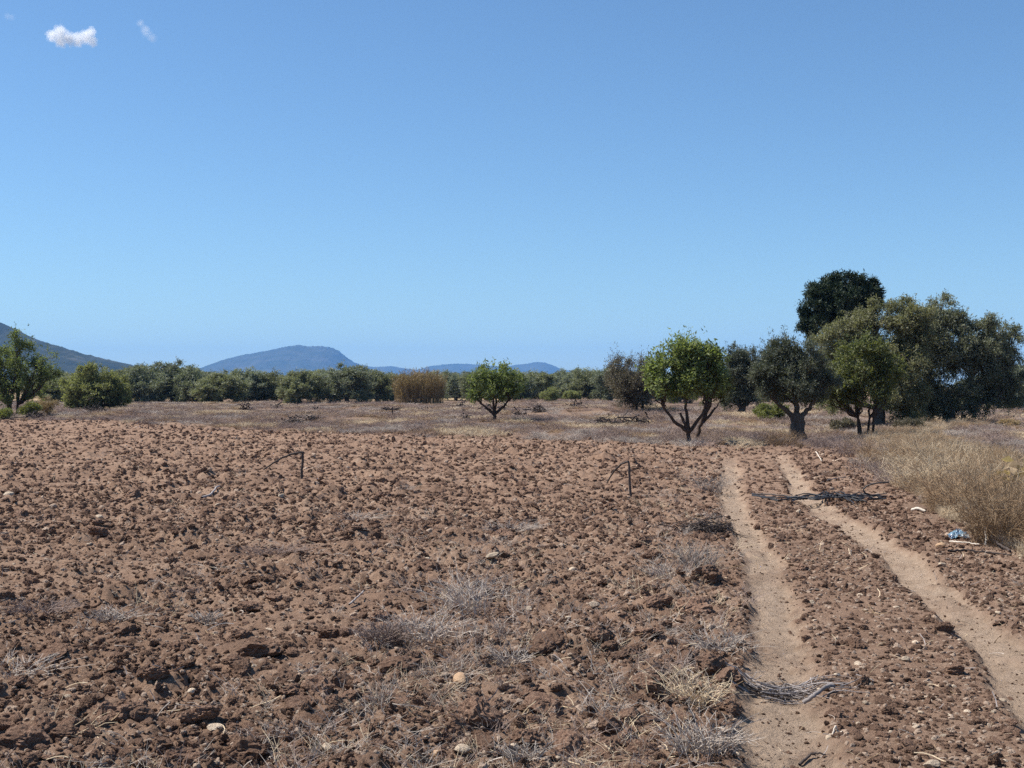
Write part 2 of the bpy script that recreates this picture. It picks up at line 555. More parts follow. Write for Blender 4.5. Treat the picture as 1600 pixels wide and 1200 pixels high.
# ------------------------------------------------------------------ hills
def ridge_hill(name, pts, dist, thick, mat, label, rough, fine, seed, nx=300, nv=50):
    px = np.array([p[0] for p in pts], float)
    py = np.array([p[1] for p in pts], float)
    s = dist / FPX
    u = np.linspace(px[0], px[-1], nx)
    ridge = np.maximum((HOR - np.interp(u, px, py)) * s + CAM_H, 0)
    k = np.ones(5) / 5
    ridge = np.convolve(np.pad(ridge, 2, mode='edge'), k, 'valid')
    v = np.linspace(-1, 1, nv)
    prof = (1 - np.abs(v)) ** 0.85
    Xh = (u - CX)[None, :] * s * (1 + v[:, None] * thick / dist * 0.0)
    Yh = dist + v[:, None] * thick + 0 * Xh
    Xh = Xh + 0 * Yh
    Zh = ridge[None, :] * prof[:, None]
    gul = fbm(Xh / (thick * 0.35), Yh / (thick * 0.8), seed, 5) * rough * (1 - prof[:, None] * 0.9) * np.minimum(Zh * 2 / (ridge.max() + 1), 1)
    tre = np.abs(fbm(Xh / fine, Yh / fine, seed + 9, 2)) * fine * 0.35 * np.minimum(Zh / 20, 1)
    Zh = Zh + gul + tre - 1.0 * (Zh < 0.5)
    Zh = np.maximum(Zh, -0.6)
    r, c = np.meshgrid(np.arange(nv - 1), np.arange(nx - 1), indexing='ij')
    f = np.stack([r * nx + c, r * nx + c + 1, (r + 1) * nx + c + 1, (r + 1) * nx + c], -1).reshape(-1, 4)
    me = mk_mesh(name, np.stack([Xh, Yh, Zh], -1).reshape(-1, 3), f, True, None, mat)
    link(name, me, kind='structure', label=label)


ridge_hill('hill', [(-700, 604), (-600, 560), (-420, 470), (-250, 440), (-120, 462), (0, 506), (30, 519), (60, 531), (100, 542), (150, 557), (200, 569), (240, 585), (280, 604)],
           3200, 700, M['hill_wood'], 'dark wooded hill sloping down from the left edge', 55, 9, 300, 460, 50)
ridge_hill('mountain', [(230, 604), (285, 590), (322, 571), (350, 562), (382, 554), (420, 550), (445, 543), (468, 538), (485, 541), (500, 540), (515, 541), (530, 548), (545, 561), (560, 572), (600, 590), (640, 604)],
           9000, 1400, M['mountain'], 'blue hazy mountain with a broad notched summit', 90, 22, 330)
ridge_hill('mountain', [(500, 604), (540, 572), (552, 564), (562, 570), (580, 573), (612, 572), (625, 575), (650, 578), (668, 573), (690, 569), (730, 568), (760, 571), (790, 573), (805, 570), (822, 569), (835, 567), (850, 566), (862, 569), (880, 577), (930, 584), (1000, 590), (1100, 604)],
           10800, 900, M['mountain'], 'low distant blue ridge right of the big mountain', 70, 22, 360)


# ------------------------------------------------------------------ trees
def bezier(p0, p1, p2, K):
    t = np.linspace(0, 1, K)[:, None]
    return (1 - t) ** 2 * p0 + 2 * t * (1 - t) * p1 + t ** 2 * p2


def build_tree(seed, lobes, fork, trunk_r, stems=1, leaf=(0.085, 0.028), per_twig=14, twig_len=0.45, droop=0.0,
               sub=9, twigs=38, limb_r=None, flare=1.35, base_spread=0.12, gnarl=0.05, up=0.35, shell=0.55, bare=0.0, spike=0.0, clump=0.3, spread=0.9, prim=4, split=False):
    """lobes: (x, y, z, rx, ry, rz) in metres from the base -> (wood verts, faces), (leaf verts, faces, tint)"""
    rng = np.random.default_rng(seed)
    wood = []
    fork = np.array(fork, float)
    lobes = np.array(lobes, float)
    limb_r = limb_r or trunk_r * 0.55
    if stems == 1:
        p = bezier(np.array([0, 0, -0.15]), np.array([fork[0] * 0.2 + rng.normal() * gnarl, rng.normal() * gnarl, fork[2] * 0.5]), fork, 9)
        p[1:-1] += rng.normal(size=(7, 3)) * gnarl * 0.4
        t = np.linspace(0, 1, 9)
        r = trunk_r * (1 + (flare - 1) * np.exp(-t * 5)) * (1 - 0.12 * t)
        wood.append(tubes(p[None], r[None], 9))
        picks = [int(np.argmax(lobes[:, 0]))]
        while len(picks) < min(prim, len(lobes)):
            dd = np.min([np.linalg.norm(lobes[:, :3] - lobes[i, :3], axis=1) for i in picks], axis=0)
            picks.append(int(np.argmax(dd)))
        ends = []
        for i in picks:
            c = lobes[i, :3]
            e_ = fork + (c - fork) * np.array([0.62, 0.62, 0.42])
            pm = fork + (e_ - fork) * np.array([0.55, 0.55, 0.35]) + rng.normal(size=3) * gnarl
            pp = bezier(fork - np.array([0, 0, 0.06 + 0.08 * fork[2]]), pm, e_, 8)
            pp[1:-1] += rng.normal(size=(6, 3)) * gnarl * 0.35
            wood.append(tubes(pp[None], (limb_r * np.linspace(1.15, 0.62, 8))[None], 7))
            ends.append(e_)
        ends = np.array(ends)
        starts = []
        for lb in lobes:
            w_ = np.linalg.norm((ends - lb[:3]) * np.array([1, 1, 0.5]), axis=1)
            starts.append(ends[int(np.argmin(w_))] - np.array([0, 0, 0.02]))
        limb_r = limb_r * 0.6
    else:
        starts = []
        st = []
        for k in range(stems):
            a = k * 2 * math.pi / stems + rng.random()
            b0 = np.array([math.cos(a), math.sin(a), 0]) * base_spread + np.array([0, 0, -0.15])
            e = fork + np.array([math.cos(a), math.sin(a), 0]) * fork[2] * 0.45
            st.append((b0, e))
            p = bezier(b0, (b0 + e) / 2 + rng.normal(size=3) * gnarl - np.array([math.cos(a), math.sin(a), 0]) * fork[2] * 0.1, e, 7)
            wood.append(tubes(p[None], (trunk_r * np.linspace(1.1, 0.7, 7))[None], 7))
        for lb in lobes:
            d = [np.linalg.norm((lb[:3] - e)[:2]) for _, e in st]
            starts.append(st[int(np.argmin(d))][1] - np.array([0, 0, 0.05]))
    n_trunk, n_limb = 1, len(wood) + (1 if stems > 1 else 0)
    subs_p, subs_d, subs_l, subs_w = [], [], [], []
    area = lobes[:, 3] * lobes[:, 5]
    nsub = np.clip(np.round(sub * area / area.mean()), 4, sub * 3).astype(int)
    for q, lb in enumerate(lobes):
        c, R = lb[:3], lb[3:]
        end = c + np.array([0, 0, R[2] * 0.15])
        s0 = starts[q]
        midp = s0 + (end - s0) * 0.5 + np.array([(end - s0)[0] * 0.18, (end - s0)[1] * 0.18, -0.12 * abs(end[2] - s0[2])]) + rng.normal(size=3) * gnarl * 1.5
        pl = bezier(s0, midp, end, 9)
        pl[1:-1] += rng.normal(size=(7, 3)) * gnarl * 0.5
        wood.append(tubes(pl[None], (limb_r * np.linspace(1, 0.22, 9) * (0.7 + 0.5 * rng.random()))[None], 6))
        nq = int(nsub[q])
        d = rsphere(nq, rng)
        rad = shell + (1 - shell) * rng.random((nq, 1))
        sp = c + d * R * rad * spread
        for k in range(nq):
            a = pl[rng.integers(3, 9)]
            m_ = (a + sp[k]) / 2 + rng.normal(size=3) * 0.06 * np.linalg.norm(sp[k] - a)
            pp = bezier(a, m_, sp[k], 5)
            wood.append(tubes(pp[None], (limb_r * 0.26 * np.linspace(1, 0.35, 5))[None], 4))
            subs_p.append(pp)
            subs_d.append(d[k])
            subs_l.append(np.minimum(R, R.mean()) * (0.6 + 0.5 * rng.random()))
            subs_w.append(0.35 + 1.3 * rng.random() ** 1.3)
    if stems > 1:
        wood.insert(0, tubes(np.array([[(0, 0, -0.2), (0, 0, 0.0), (0, 0, 0.06)]]), np.array([[1.3, 1.15, 0.7]]) * (base_spread + trunk_r * 0.4), 9))
    SP = np.array(subs_p)
    SD = np.array(subs_d)
    SL = np.array(subs_l)
    ns = len(SP)
    cnts = np.maximum(2, np.round(twigs * np.array(subs_w))).astype(int)
    si = np.repeat(np.arange(ns), cnts)
    n = len(si)
    kk = rng.integers(1, 5, n)
    kk = np.where(rng.random(n) < 0.6, 4, kk)
    t0 = SP[si, kk] + rng.normal(size=(n, 3)) * SL[si] * clump * 0.38
    td = unit(SD[si] * 0.8 + rsphere(n, rng) * 0.9 + np.array([0, 0, up]))
    tl = twig_len * (0.35 + 0.75 * rng.random((n, 1)))
    if spike:
        sk = rng.random((n, 1)) < 0.1
        tl = np.where(sk, tl * (1 + spike), tl)
        td = unit(np.where(sk, td + np.array([0, 0, 1.6]), td))
    t1 = t0 + td * tl * 0.5 + np.array([0, 0, -droop]) * tl * 0.2
    t2 = t0 + td * tl + np.array([0, 0, -droop]) * tl * 0.8
    pick = rng.random(n) < 0.3
    TP = np.stack([t0, t1, t2], 1)
    wood.append(tubes(TP[pick], np.tile(np.array([0.007, 0.005, 0.003]) * (0.7 + trunk_r * 3), (int(pick.sum()), 1)), 3))
    # leaves
    li = np.repeat(np.arange(n), per_twig)
    nl = len(li)
    if bare:
        keep = rng.random(nl) > bare
        li = li[keep]
        nl = len(li)
    t = rng.random((nl, 1)) ** 0.8
    pos = (1 - t) ** 2 * t0[li] + 2 * t * (1 - t) * t1[li] + t * t * t2[li]
    pos = pos + rng.normal(size=(nl, 3)) * leaf[0] * 0.35
    ld = unit(td[li] * 0.7 + rsphere(nl, rng) * 1.0 + np.array([0, 0, 0.05 - droop * 0.5]))
    sdv = unit(np.cross(ld, rsphere(nl, rng)))
    L = leaf[0] * (0.6 + 0.8 * rng.random((nl, 1)))
    Wd = leaf[1] * (0.6 + 0.8 * rng.random((nl, 1)))
    nrm = np.cross(ld, sdv)
    v0 = pos
    v1 = pos + ld * L * 0.45 + sdv * Wd * 0.5 + nrm * Wd * 0.12
    v2 = pos + ld * L
    v3 = pos + ld * L * 0.45 - sdv * Wd * 0.5 + nrm * Wd * 0.12
    LV = np.stack([v0, v1, v2, v3], 1).reshape(-1, 3)
    LF = np.arange(nl * 4).reshape(-1, 4)
    tw_t = rng.random(n) * 0.5
    tint = np.clip(tw_t[li] + rng.random(nl) * 0.5, 0, 1)
    if split:
        return (wood[:n_trunk], wood[n_trunk:n_limb], merge(wood[n_limb:])), (LV, LF, np.repeat(tint, 4))
    return merge(wood), (LV, LF, np.repeat(tint, 4))


def tree_meshes(name, mat_leaf, mat_wood, **kw):
    (wv, wf), (lv, lf, ti) = build_tree(**kw)
    wm = mk_mesh(name + '_trunk', wv, wf, True, None, mat_wood)
    lm = mk_mesh(name + '_crown', lv, lf, False, {'tint': ti}, mat_leaf)
    return wm, lm


def place_tree(name, meshes, loc, label, cat, group=None, rotz=0.0, scl=1.0):
    e = link(name, None, None, label, cat, group, None, loc, (0, 0, rotz), scl)
    link('trunk', meshes[0], e)
    link('crown', meshes[1], e)
    return e


def hero(name, base, lobes_px, fork_py, label, cat, leafmat, wood, seed, flat=0.85, fork_px=None, group=None, dup=2, **kw):
    x, d = ground_at(*base)
    s = d / FPX
    rng = np.random.default_rng(seed + 1000)
    lb = []
    for (lx, ly, rx, rz) in lobes_px:
        for k in range(dup):
            dy = (rng.random() * 0.9 + 0.1) * (1 if k % 2 else -1) * rx * flat * s * 1.1
            lb.append(((lx - base[0]) * s + rng.normal() * 0.06, dy, (base[1] - ly) * s + rng.normal() * 0.06, rx * s, rx * s * flat, rz * s))
    fk = (((fork_px if fork_px else base[0]) - base[0]) * s, 0, (base[1] - fork_py) * s)
    (trunk, limbs, fine), (lv, lf, ti) = build_tree(seed=seed, lobes=lb, fork=fk, split=True, **kw)
    e = link(name, None, None, label, cat, group, None, (x, d, H1(x, d)))
    tk = link('trunk', mk_mesh(name + '_trunk', *merge(trunk), True, None, wood), e)
    for v_, f_ in limbs:
        link('limb', mk_mesh(name + '_limb', v_, f_, True, None, wood), tk)
    cr = link('crown', mk_mesh(name + '_crown', lv, lf, False, {'tint': ti}, leafmat), e)
    tw = link('twigs', mk_mesh(name + '_twigs', *fine, True, None, wood), cr)
    tw['kind'] = 'stuff'
    return e


hero('almond_tree', (1076, 694), [(1028, 572, 16, 20), (1048, 556, 15, 16), (1068, 570, 18, 20), (1094, 550, 14, 15), (1106, 566, 16, 22), (1078, 596, 24, 20), (1036, 598, 17, 17), (1118, 592, 14, 18), (1018, 588, 10, 16), (1054, 612, 10, 9), (1098, 606, 12, 10), (1072, 552, 16, 14), (1074, 578, 18, 16), (1120, 566, 8, 12)], 669,
     'bright green almond tree with dark forked trunk at the edge of the ploughed field', 'tree', M['almond'], M['bark'], 11, trunk_r=0.068, limb_r=0.055, leaf=(0.12, 0.046), per_twig=8, twigs=10, sub=7, twig_len=0.30, spike=1.4, clump=0.5, spread=0.8)
hero('almond_tree', (1089, 688), [(1116, 590, 13, 20), (1124, 608, 10, 14), (1120, 572, 9, 12), (1105, 605, 12, 16)], 655,
     'second almond tree with a leaning trunk just behind the bright green one', 'tree', M['almond_dull'], M['bark'], 12, fork_px=1098, trunk_r=0.06, limb_r=0.05, leaf=(0.10, 0.034), per_twig=9, twigs=14, sub=7, twig_len=0.32, spike=1.0)
hero('almond_tree', (772, 660), [(746, 598, 14, 18), (765, 586, 17, 16), (790, 588, 18, 17), (807, 600, 13, 16), (770, 606, 26, 15), (742, 615, 9, 10), (800, 616, 10, 10), (778, 618, 14, 9)], 646,
     'small almond tree with V-shaped limbs standing alone in the dry weeds', 'tree', M['almond'], M['bark'], 13, trunk_r=0.085, limb_r=0.07, leaf=(0.15, 0.06), per_twig=8, twigs=9, sub=6, twig_len=0.34, spike=1.3, clump=0.5, spread=0.8)
hero('almond_tree', (1352, 684), [(1300, 592, 22, 24), (1330, 566, 25, 24), (1366, 560, 25, 24), (1390, 582, 20, 28), (1342, 600, 36, 28), (1290, 616, 16, 16), (1384, 616, 20, 20), (1312, 622, 18, 14), (1350, 545, 18, 14)], 650,
     'many-stemmed almond tree in front of the big olives', 'tree', M['almond_dull'], M['bark'], 14, stems=4, trunk_r=0.05, limb_r=0.042, leaf=(0.12, 0.048), per_twig=8, twigs=15, sub=7, twig_len=0.36, spike=0.6, base_spread=0.22, clump=0.5)
hero('olive_tree', (1247, 690), [(1215, 566, 17, 22), (1240, 558, 20, 20), (1266, 570, 19, 24), (1203, 598, 20, 22), (1240, 596, 30, 26), (1276, 604, 20, 22), (1188, 592, 13, 18), (1226, 616, 18, 10), (1210, 548, 6, 10), (1238, 543, 7, 10), (1262, 620, 16, 10)], 650,
     'old olive tree with a thick gnarled trunk at the end of the track', 'tree', M['olive_dark'], M['olive_bark'], 15, trunk_r=0.24, limb_r=0.085, flare=1.7, gnarl=0.05, leaf=(0.085, 0.022), per_twig=14, twigs=21, sub=9, twig_len=0.36, spike=0.8)
hero('olive_tree', (1160, 652), [(1150, 562, 15, 20), (1176, 566, 15, 22), (1140, 590, 15, 24), (1168, 598, 22, 26), (1186, 588, 11, 22), (1158, 622, 17, 13), (1140, 632, 12, 10), (1172, 636, 14, 9)], 638,
     'dark olive tree with a low crown between the almond and the old olive', 'tree', M['olive_dark'], M['olive_bark'], 16, trunk_r=0.22, limb_r=0.12, leaf=(0.12, 0.035), per_twig=13, twigs=21, sub=10, twig_len=0.42, spike=0.6)
hero('olive_tree', (1372, 664), [(1288, 538, 18, 22), (1420, 482, 20, 18), (1440, 505, 22, 26), (1340, 502, 26, 24), (1376, 492, 26, 22), (1310, 530, 25, 24), (1406, 502, 25, 26), (1290, 562, 22, 26), (1350, 545, 42, 36), (1400, 562, 36, 40), (1276, 584, 14, 20), (1330, 590, 36, 26), (1425, 530, 26, 34), (1390, 600, 36, 30), (1420, 620, 26, 24), (1400, 640, 22, 14), (1300, 620, 22, 16), (1425, 645, 20, 12)], 632,
     'large drab green olive tree right in front of the dark pine', 'tree', M['olive_drab'], M['olive_bark'], 17, trunk_r=0.28, limb_r=0.12, leaf=(0.125, 0.038), per_twig=11, twigs=23, sub=11, twig_len=0.42, droop=0.4, clump=0.38)
hero('olive_tree', (1482, 662), [(1440, 494, 25, 22), (1470, 484, 24, 22), (1500, 500, 26, 22), (1535, 520, 25, 25), (1562, 516, 15, 18), (1576, 548, 18, 28), (1430, 540, 26, 36), (1480, 552, 40, 44), (1540, 570, 36, 40), (1450, 600, 36, 32), (1500, 616, 42, 28), (1555, 606, 32, 22), (1508, 640, 20, 14), (1445, 630, 26, 20), (1583, 520, 8, 14), (1455, 520, 30, 30), (1515, 545, 34, 34), (1425, 580, 28, 34), (1470, 635, 30, 20), (1540, 630, 24, 14), (1575, 590, 20, 26), (1585, 620, 16, 14), (1470, 505, 26, 22), (1540, 545, 30, 26)], 632,
     'largest olive tree, its dark crown drooping to the ground by the right edge', 'tree', M['olive'], M['olive_bark'], 18, trunk_r=0.30, limb_r=0.13, leaf=(0.125, 0.036), per_twig=11, twigs=21, sub=11, twig_len=0.48, droop=0.7, spike=1.0)
hero('pine_tree', (1320, 648), [(1322, 443, 30, 14), (1294, 458, 28, 16), (1348, 458, 28, 15), (1275, 482, 22, 20), (1312, 476, 38, 24), (1362, 476, 18, 14), (1296, 502, 26, 18), (1262, 516, 11, 12), (1335, 500, 30, 20)], 540,
     'tall dark pine with a rounded crown rising behind the olives', 'tree', M['pine'], M['bark'], 19, trunk_r=0.22, limb_r=0.10, leaf=(0.22, 0.055), per_twig=14, twigs=16, sub=16, twig_len=0.36, up=0.5, shell=0.8, clump=0.16, spread=0.95)
hero('almond_tree', (18, 650), [(-4, 552, 22, 26), (30, 548, 22, 22), (60, 562, 20, 20), (12, 580, 36, 28), (56, 590, 22, 24), (82, 578, 10, 14), (10, 610, 24, 20), (-34, 575, 26, 34), (45, 612, 18, 14), (28, 530, 8, 10)], 630,
     'large leafy green almond tree at the left edge', 'tree', M['almond'], M['bark'], 20, stems=3, trunk_r=0.09, limb_r=0.07, leaf=(0.14, 0.055), per_twig=8, twigs=14, sub=8, twig_len=0.42, spike=1.2, base_spread=0.3, clump=0.45)
hero('leafy_tree', (150, 640), [(150, 590, 28, 20), (122, 602, 22, 18), (180, 600, 22, 20), (150, 612, 40, 18), (112, 622, 13, 12), (195, 618, 12, 14), (130, 627, 20, 12), (160, 628, 26, 11), (188, 630, 14, 8), (108, 632, 12, 8)], 634,
     'rounded yellow-green tree with a crown down to the ground, beside the leafy almond', 'tree', M['bush'], M['bark'], 21, stems=4, trunk_r=0.09, limb_r=0.07, leaf=(0.18, 0.07), per_twig=9, twigs=17, sub=10, twig_len=0.42, base_spread=0.4)
hero('withered_tree', (1000, 652), [(974, 590, 20, 17), (1000, 596, 20, 18), (985, 612, 26, 16), (962, 606, 12, 15), (1015, 604, 10, 18), (1008, 582, 10, 12), (975, 628, 18, 12), (1005, 630, 16, 12), (990, 640, 20, 8)], 640,
     'grey-brown half-bare tree left of the bright green almond', 'tree', M['dead_leaf'], M['dark_twig'], 22, stems=2, trunk_r=0.09, limb_r=0.06, leaf=(0.10, 0.035), per_twig=9, twigs=22, sub=11, twig_len=0.6, bare=0.3, spike=1.0, base_spread=0.2)

# treeline: a few olive patterns, each tree its own object
PROT = []
prng = np.random.default_rng(77)
for k, (lm, nlob) in enumerate([('line_dark', 9), ('line_green', 9), ('line_silver', 8), ('line_green', 10), ('line_silver', 9), ('line_dark', 8), ('line_green', 9)]):
    lobes = []
    for j in range(nlob):
        a = j * 2.4 + prng.random()
        rr = 0.25 + 1.35 * math.sqrt((j + 0.4) / nlob)
        zz = 2.0 + prng.random() * 1.1 - 0.35 * rr + (0.9 if j < 3 else 0)
        q = 0.75 + 0.4 * prng.random()
        lobes.append((rr * math.cos(a) * 1.05, rr * math.sin(a) * 1.05, zz, q, q, q * 0.85))
    for j in range(4):
        a = j * 1.57 + prng.random()
        lobes.append((1.45 * math.cos(a), 1.45 * math.sin(a), 1.15, 0.7, 0.7, 0.55))
        lobes.append((1.1 * math.cos(a + .8), 1.1 * math.sin(a + .8), 0.55, 0.75, 0.75, 0.4))
    PROT.append(tree_meshes('olive_pattern', M[lm], M['olive_bark'], seed=400 + k, lobes=lobes, fork=(0, 0, 0.9), trunk_r=0.20, limb_r=0.10,
                            leaf=(0.22, 0.075), per_twig=11, twigs=14, sub=8, twig_len=0.5, spike=0.5))
PH = 4.35
# (px centre, base py, top py, width px, pattern, label)
LINE = [
    (100, 630, 588, 60, 1, 'olive tree filling the gap between the leafy almond and the rounded yellow-green tree'),
    (222, 629, 566, 62, 0, 'dark olive tree next to the rounded yellow-green tree'),
    (268, 628, 563, 64, 5, 'very dark olive tree with the tallest crown in the left treeline'),
    (306, 629, 568, 52, 0, 'dark olive tree at the foot of the mountain\'s left slope'),
    (345, 630, 577, 60, 3, 'dull green olive tree under the rising left slope of the mountain'),
    (392, 629, 576, 52, 4, 'silvery olive tree left of the mountain summit'),
    (432, 629, 578, 50, 1, 'olive tree just left of the mountain summit'),
    (468, 631, 574, 54, 3, 'olive tree directly below the mountain summit, behind the brush pile'),
    (505, 628, 577, 46, 2, 'silvery olive tree below the notch of the mountain summit'),
    (543, 631, 570, 62, 5, 'dark bushy olive tree below the mountain\'s steep right slope'),
    (590, 629, 574, 46, 1, 'olive tree below the small knob right of the mountain'),
    (612, 627, 596, 34, 4, 'small silvery olive tree touching the reed clump'),
    (712, 626, 580, 46, 2, 'silvery olive tree between the reed clump and the lone almond'),
    (745, 628, 578, 44, 1, 'olive tree seen behind the left half of the lone almond'),
    (805, 628, 580, 48, 5, 'dark olive tree seen behind the right half of the lone almond'),
    (842, 627, 576, 48, 3, 'olive tree just right of the lone almond'),
    (885, 626, 578, 46, 2, 'silvery olive tree behind the pale round bushes'),
    (920, 627, 577, 46, 1, 'olive tree right of the pale round bushes'),
    (955, 628, 575, 48, 5, 'dark olive tree touching the half-bare tree'),
    (1010, 629, 575, 50, 0, 'dark olive tree behind the half-bare tree'),
    (1062, 632, 590, 40, 3, 'olive tree glimpsed through the bright green almond'),
    (1560, 640, 570, 60, 2, 'silvery olive tree behind the drooping right side of the largest olive'),
    (1592, 641, 566, 70, 4, 'silvery olive tree cut by the right edge'),
]


def line_tree(px, base, top, wpx, pat, label, group, seed):
    x, d = ground_at(px, base)
    s = d / FPX
    hz = (base - top) * s / PH
    hw = wpx * s / 3.1
    r = random.Random(seed)
    rz = r.random() * 6.28
    e = place_tree('olive_tree', PROT[pat], (x, d, H1(x, min(d, 450))), label, 'tree', group, rz, (hw, hw, hz))
    return e


for k, (px, b, t, w, pat, lab) in enumerate(LINE):
    line_tree(px, b, t, w, pat, lab, 'olive trees in the front row of the treeline', k)
brng = random.Random(5)


def behind(px):
    for lim, txt in ((200, 'near the rounded yellow-green tree'), (320, 'behind the very dark olives'), (440, 'below the mountain\'s left slope'), (540, 'below the mountain summit'), (620, 'below the mountain\'s right end'),
                     (710, 'behind the reed clump'), (830, 'behind the lone almond'), (940, 'behind the pale round bushes')):
        if px < lim:
            return txt
    return 'behind the half-bare tree'


px = 70
k = 0
while px < 1080:
    if not (1080 < px < 1400):
        top = 583 - 4 * brng.random() - (6 if 190 < px < 330 else 0) - (5 if 880 < px < 1000 else 0)
        line_tree(px, 620.5 + 2.5 * brng.random(), top, 46 + 14 * brng.random(), brng.choice([0, 1, 2, 3, 4, 5, 6]),
                  'olive crown rising behind the front row of the treeline, ' + behind(px), 'olive trees in the back row of the treeline', 100 + k)
    k += 1
    px += 24 + 10 * brng.random()
for k, (px, b, t, w) in enumerate([(1150, 628, 585, 60), (1210, 629, 590, 50), (1285, 630, 592, 60), (1420, 630, 590, 60), (1530, 627, 590, 60), (1600, 627, 588, 60)]):
    line_tree(px, b, t, w, brng.choice([1, 3, 5]), 'distant olive tree mostly hidden behind the big trees on the right', 'olive trees hidden behind the big trees', 300 + k)


# ------------------------------------------------------------------ bushes, reeds
def bush_mesh(name, seed, leafmat, w, h, leaf, n=10, per=9, twigs=12):
    rng = np.random.default_rng(seed)
    lb = []
    for j in range(n):
        a = rng.random() * 6.28
        r = math.sqrt(rng.random()) * w * 0.33
        q = w * (0.17 + 0.07 * rng.random())
        lb.append((r * math.cos(a), r * math.sin(a), h * (0.28 + 0.42 * rng.random()) * (1 - 0.35 * r / (w * 0.33)), q, q, h * 0.24))
    return tree_meshes(name, leafmat, M['bark'], seed=seed, lobes=lb, fork=(0, 0, h * 0.15), trunk_r=0.03, stems=4, limb_r=0.025, leaf=leaf, per_twig=per, twigs=twigs, sub=7, twig_len=h * 0.16, base_spread=w * 0.06)


def bush(name, px, base, wpx, hpx, mat, leaf, label, seed, cat='bush', **kw):
    x, d = ground_at(px, base)
    s = d / FPX
    ms = bush_mesh(name, seed, M[mat], wpx * s, hpx * s, leaf, **kw)
    e = link(name, None, None, label, cat, None, None, (x, d, H1(x, d)))
    link('stem', ms[0], e)
    link('foliage', ms[1], e)


bush('bush', 858, 629, 40, 26, 'bush', (0.16, 0.06), 'pale green round bush in front of the treeline, right of the lone almond', 501)
bush('bush', 893, 628, 44, 20, 'bush', (0.16, 0.06), 'wide low pale green bush beside the round one', 502)
bush('bush', 1205, 658, 60, 34, 'yellow_green', (0.13, 0.045), 'yellow-green weedy bush behind the trunk of the old olive', 503)
bush('bush', 48, 652, 34, 30, 'yellow_green', (0.12, 0.04), 'small yellowish bush at the foot of the leafy almond', 504)
bush('bush', 76, 648, 56, 36, 'tan_leaf', (0.10, 0.02), 'dry tan bush right of the leafy almond\'s stems', 505)
bush('bush', 1320, 672, 60, 22, 'dead_leaf', (0.08, 0.03), 'low dull bush left of the many-stemmed almond\'s foot', 506)
bush('bush', 1420, 672, 70, 24, 'straw_brown' if False else 'dead_leaf', (0.08, 0.02), 'low brown bush under the drab olive', 507)
bush('bush', 1575, 668, 40, 14, 'tan_leaf', (0.09, 0.02), 'low tan bush near the right edge below the largest olive', 508)
bush('bush', 0, 655, 40, 22, 'yellow_green', (0.12, 0.04), 'small green bush cut by the left edge', 509)


def reed_clump():
    rng = np.random.default_rng(31)
    x, d = ground_at(655, 632)
    s = d / FPX
    n = 520
    w, hh = 84 * s, 57 * s
    a = rng.random(n) * 6.28
    r = np.sqrt(rng.random(n))
    bx, by = r * np.cos(a) * w * 0.46, r * np.sin(a) * w * 0.3
    h = hh * (0.62 + 0.38 * rng.random(n)) * (1 - 0.22 * r ** 3)
    lean = np.stack([bx * 0.14 + rng.normal(size=n) * 0.14, by * 0.14 + rng.normal(size=n) * 0.1], 1)
    t = np.linspace(0, 1, 4)
    P = np.stack([bx[:, None] + lean[:, :1] * t ** 2, by[:, None] + lean[:, 1:] * t ** 2, -0.1 + h[:, None] * t + 0 * t], -1)
    R = np.tile(np.array([0.016, 0.014, 0.011, 0.005]), (n, 1))
    v, f = tubes(P, R, 4)
    m1 = mk_mesh('reed_cane', v, f, True, None, M['cane'])
    per = 20
    li = np.repeat(np.arange(n), per)
    tt = 0.18 + 0.82 * rng.random(len(li)) ** 0.8
    pos = np.stack([bx[li] + lean[li, 0] * tt ** 2, by[li] + lean[li, 1] * tt ** 2, h[li] * tt], 1)
    ld = unit(np.stack([rng.normal(size=len(li)) * 0.5, rng.normal(size=len(li)) * 0.5, 0.6 + 0.5 * rng.random(len(li))], 1))
    sd = unit(np.cross(ld, rsphere(len(li), rng)))
    L = (0.30 + 0.35 * rng.random((len(li), 1)))
    Wd = 0.035
    LV = np.stack([pos, pos + ld * L * 0.4 + sd * Wd * 0.5, pos + ld * L - np.array([0, 0, 0.12]), pos + ld * L * 0.4 - sd * Wd * 0.5], 1).reshape(-1, 3)
    m2 = mk_mesh('reed_foliage', LV, np.arange(len(LV)).reshape(-1, 4), False, {'tint': np.repeat(rng.random(len(li)), 4)}, M['reed'])
    e = link('reed_clump', None, None, 'tan clump of tall upright reeds in front of the treeline', 'reeds', None, None, (x, d, H1(x, d)))
    link('stem', m1, e)
    link('foliage', m2, e)


reed_clump()


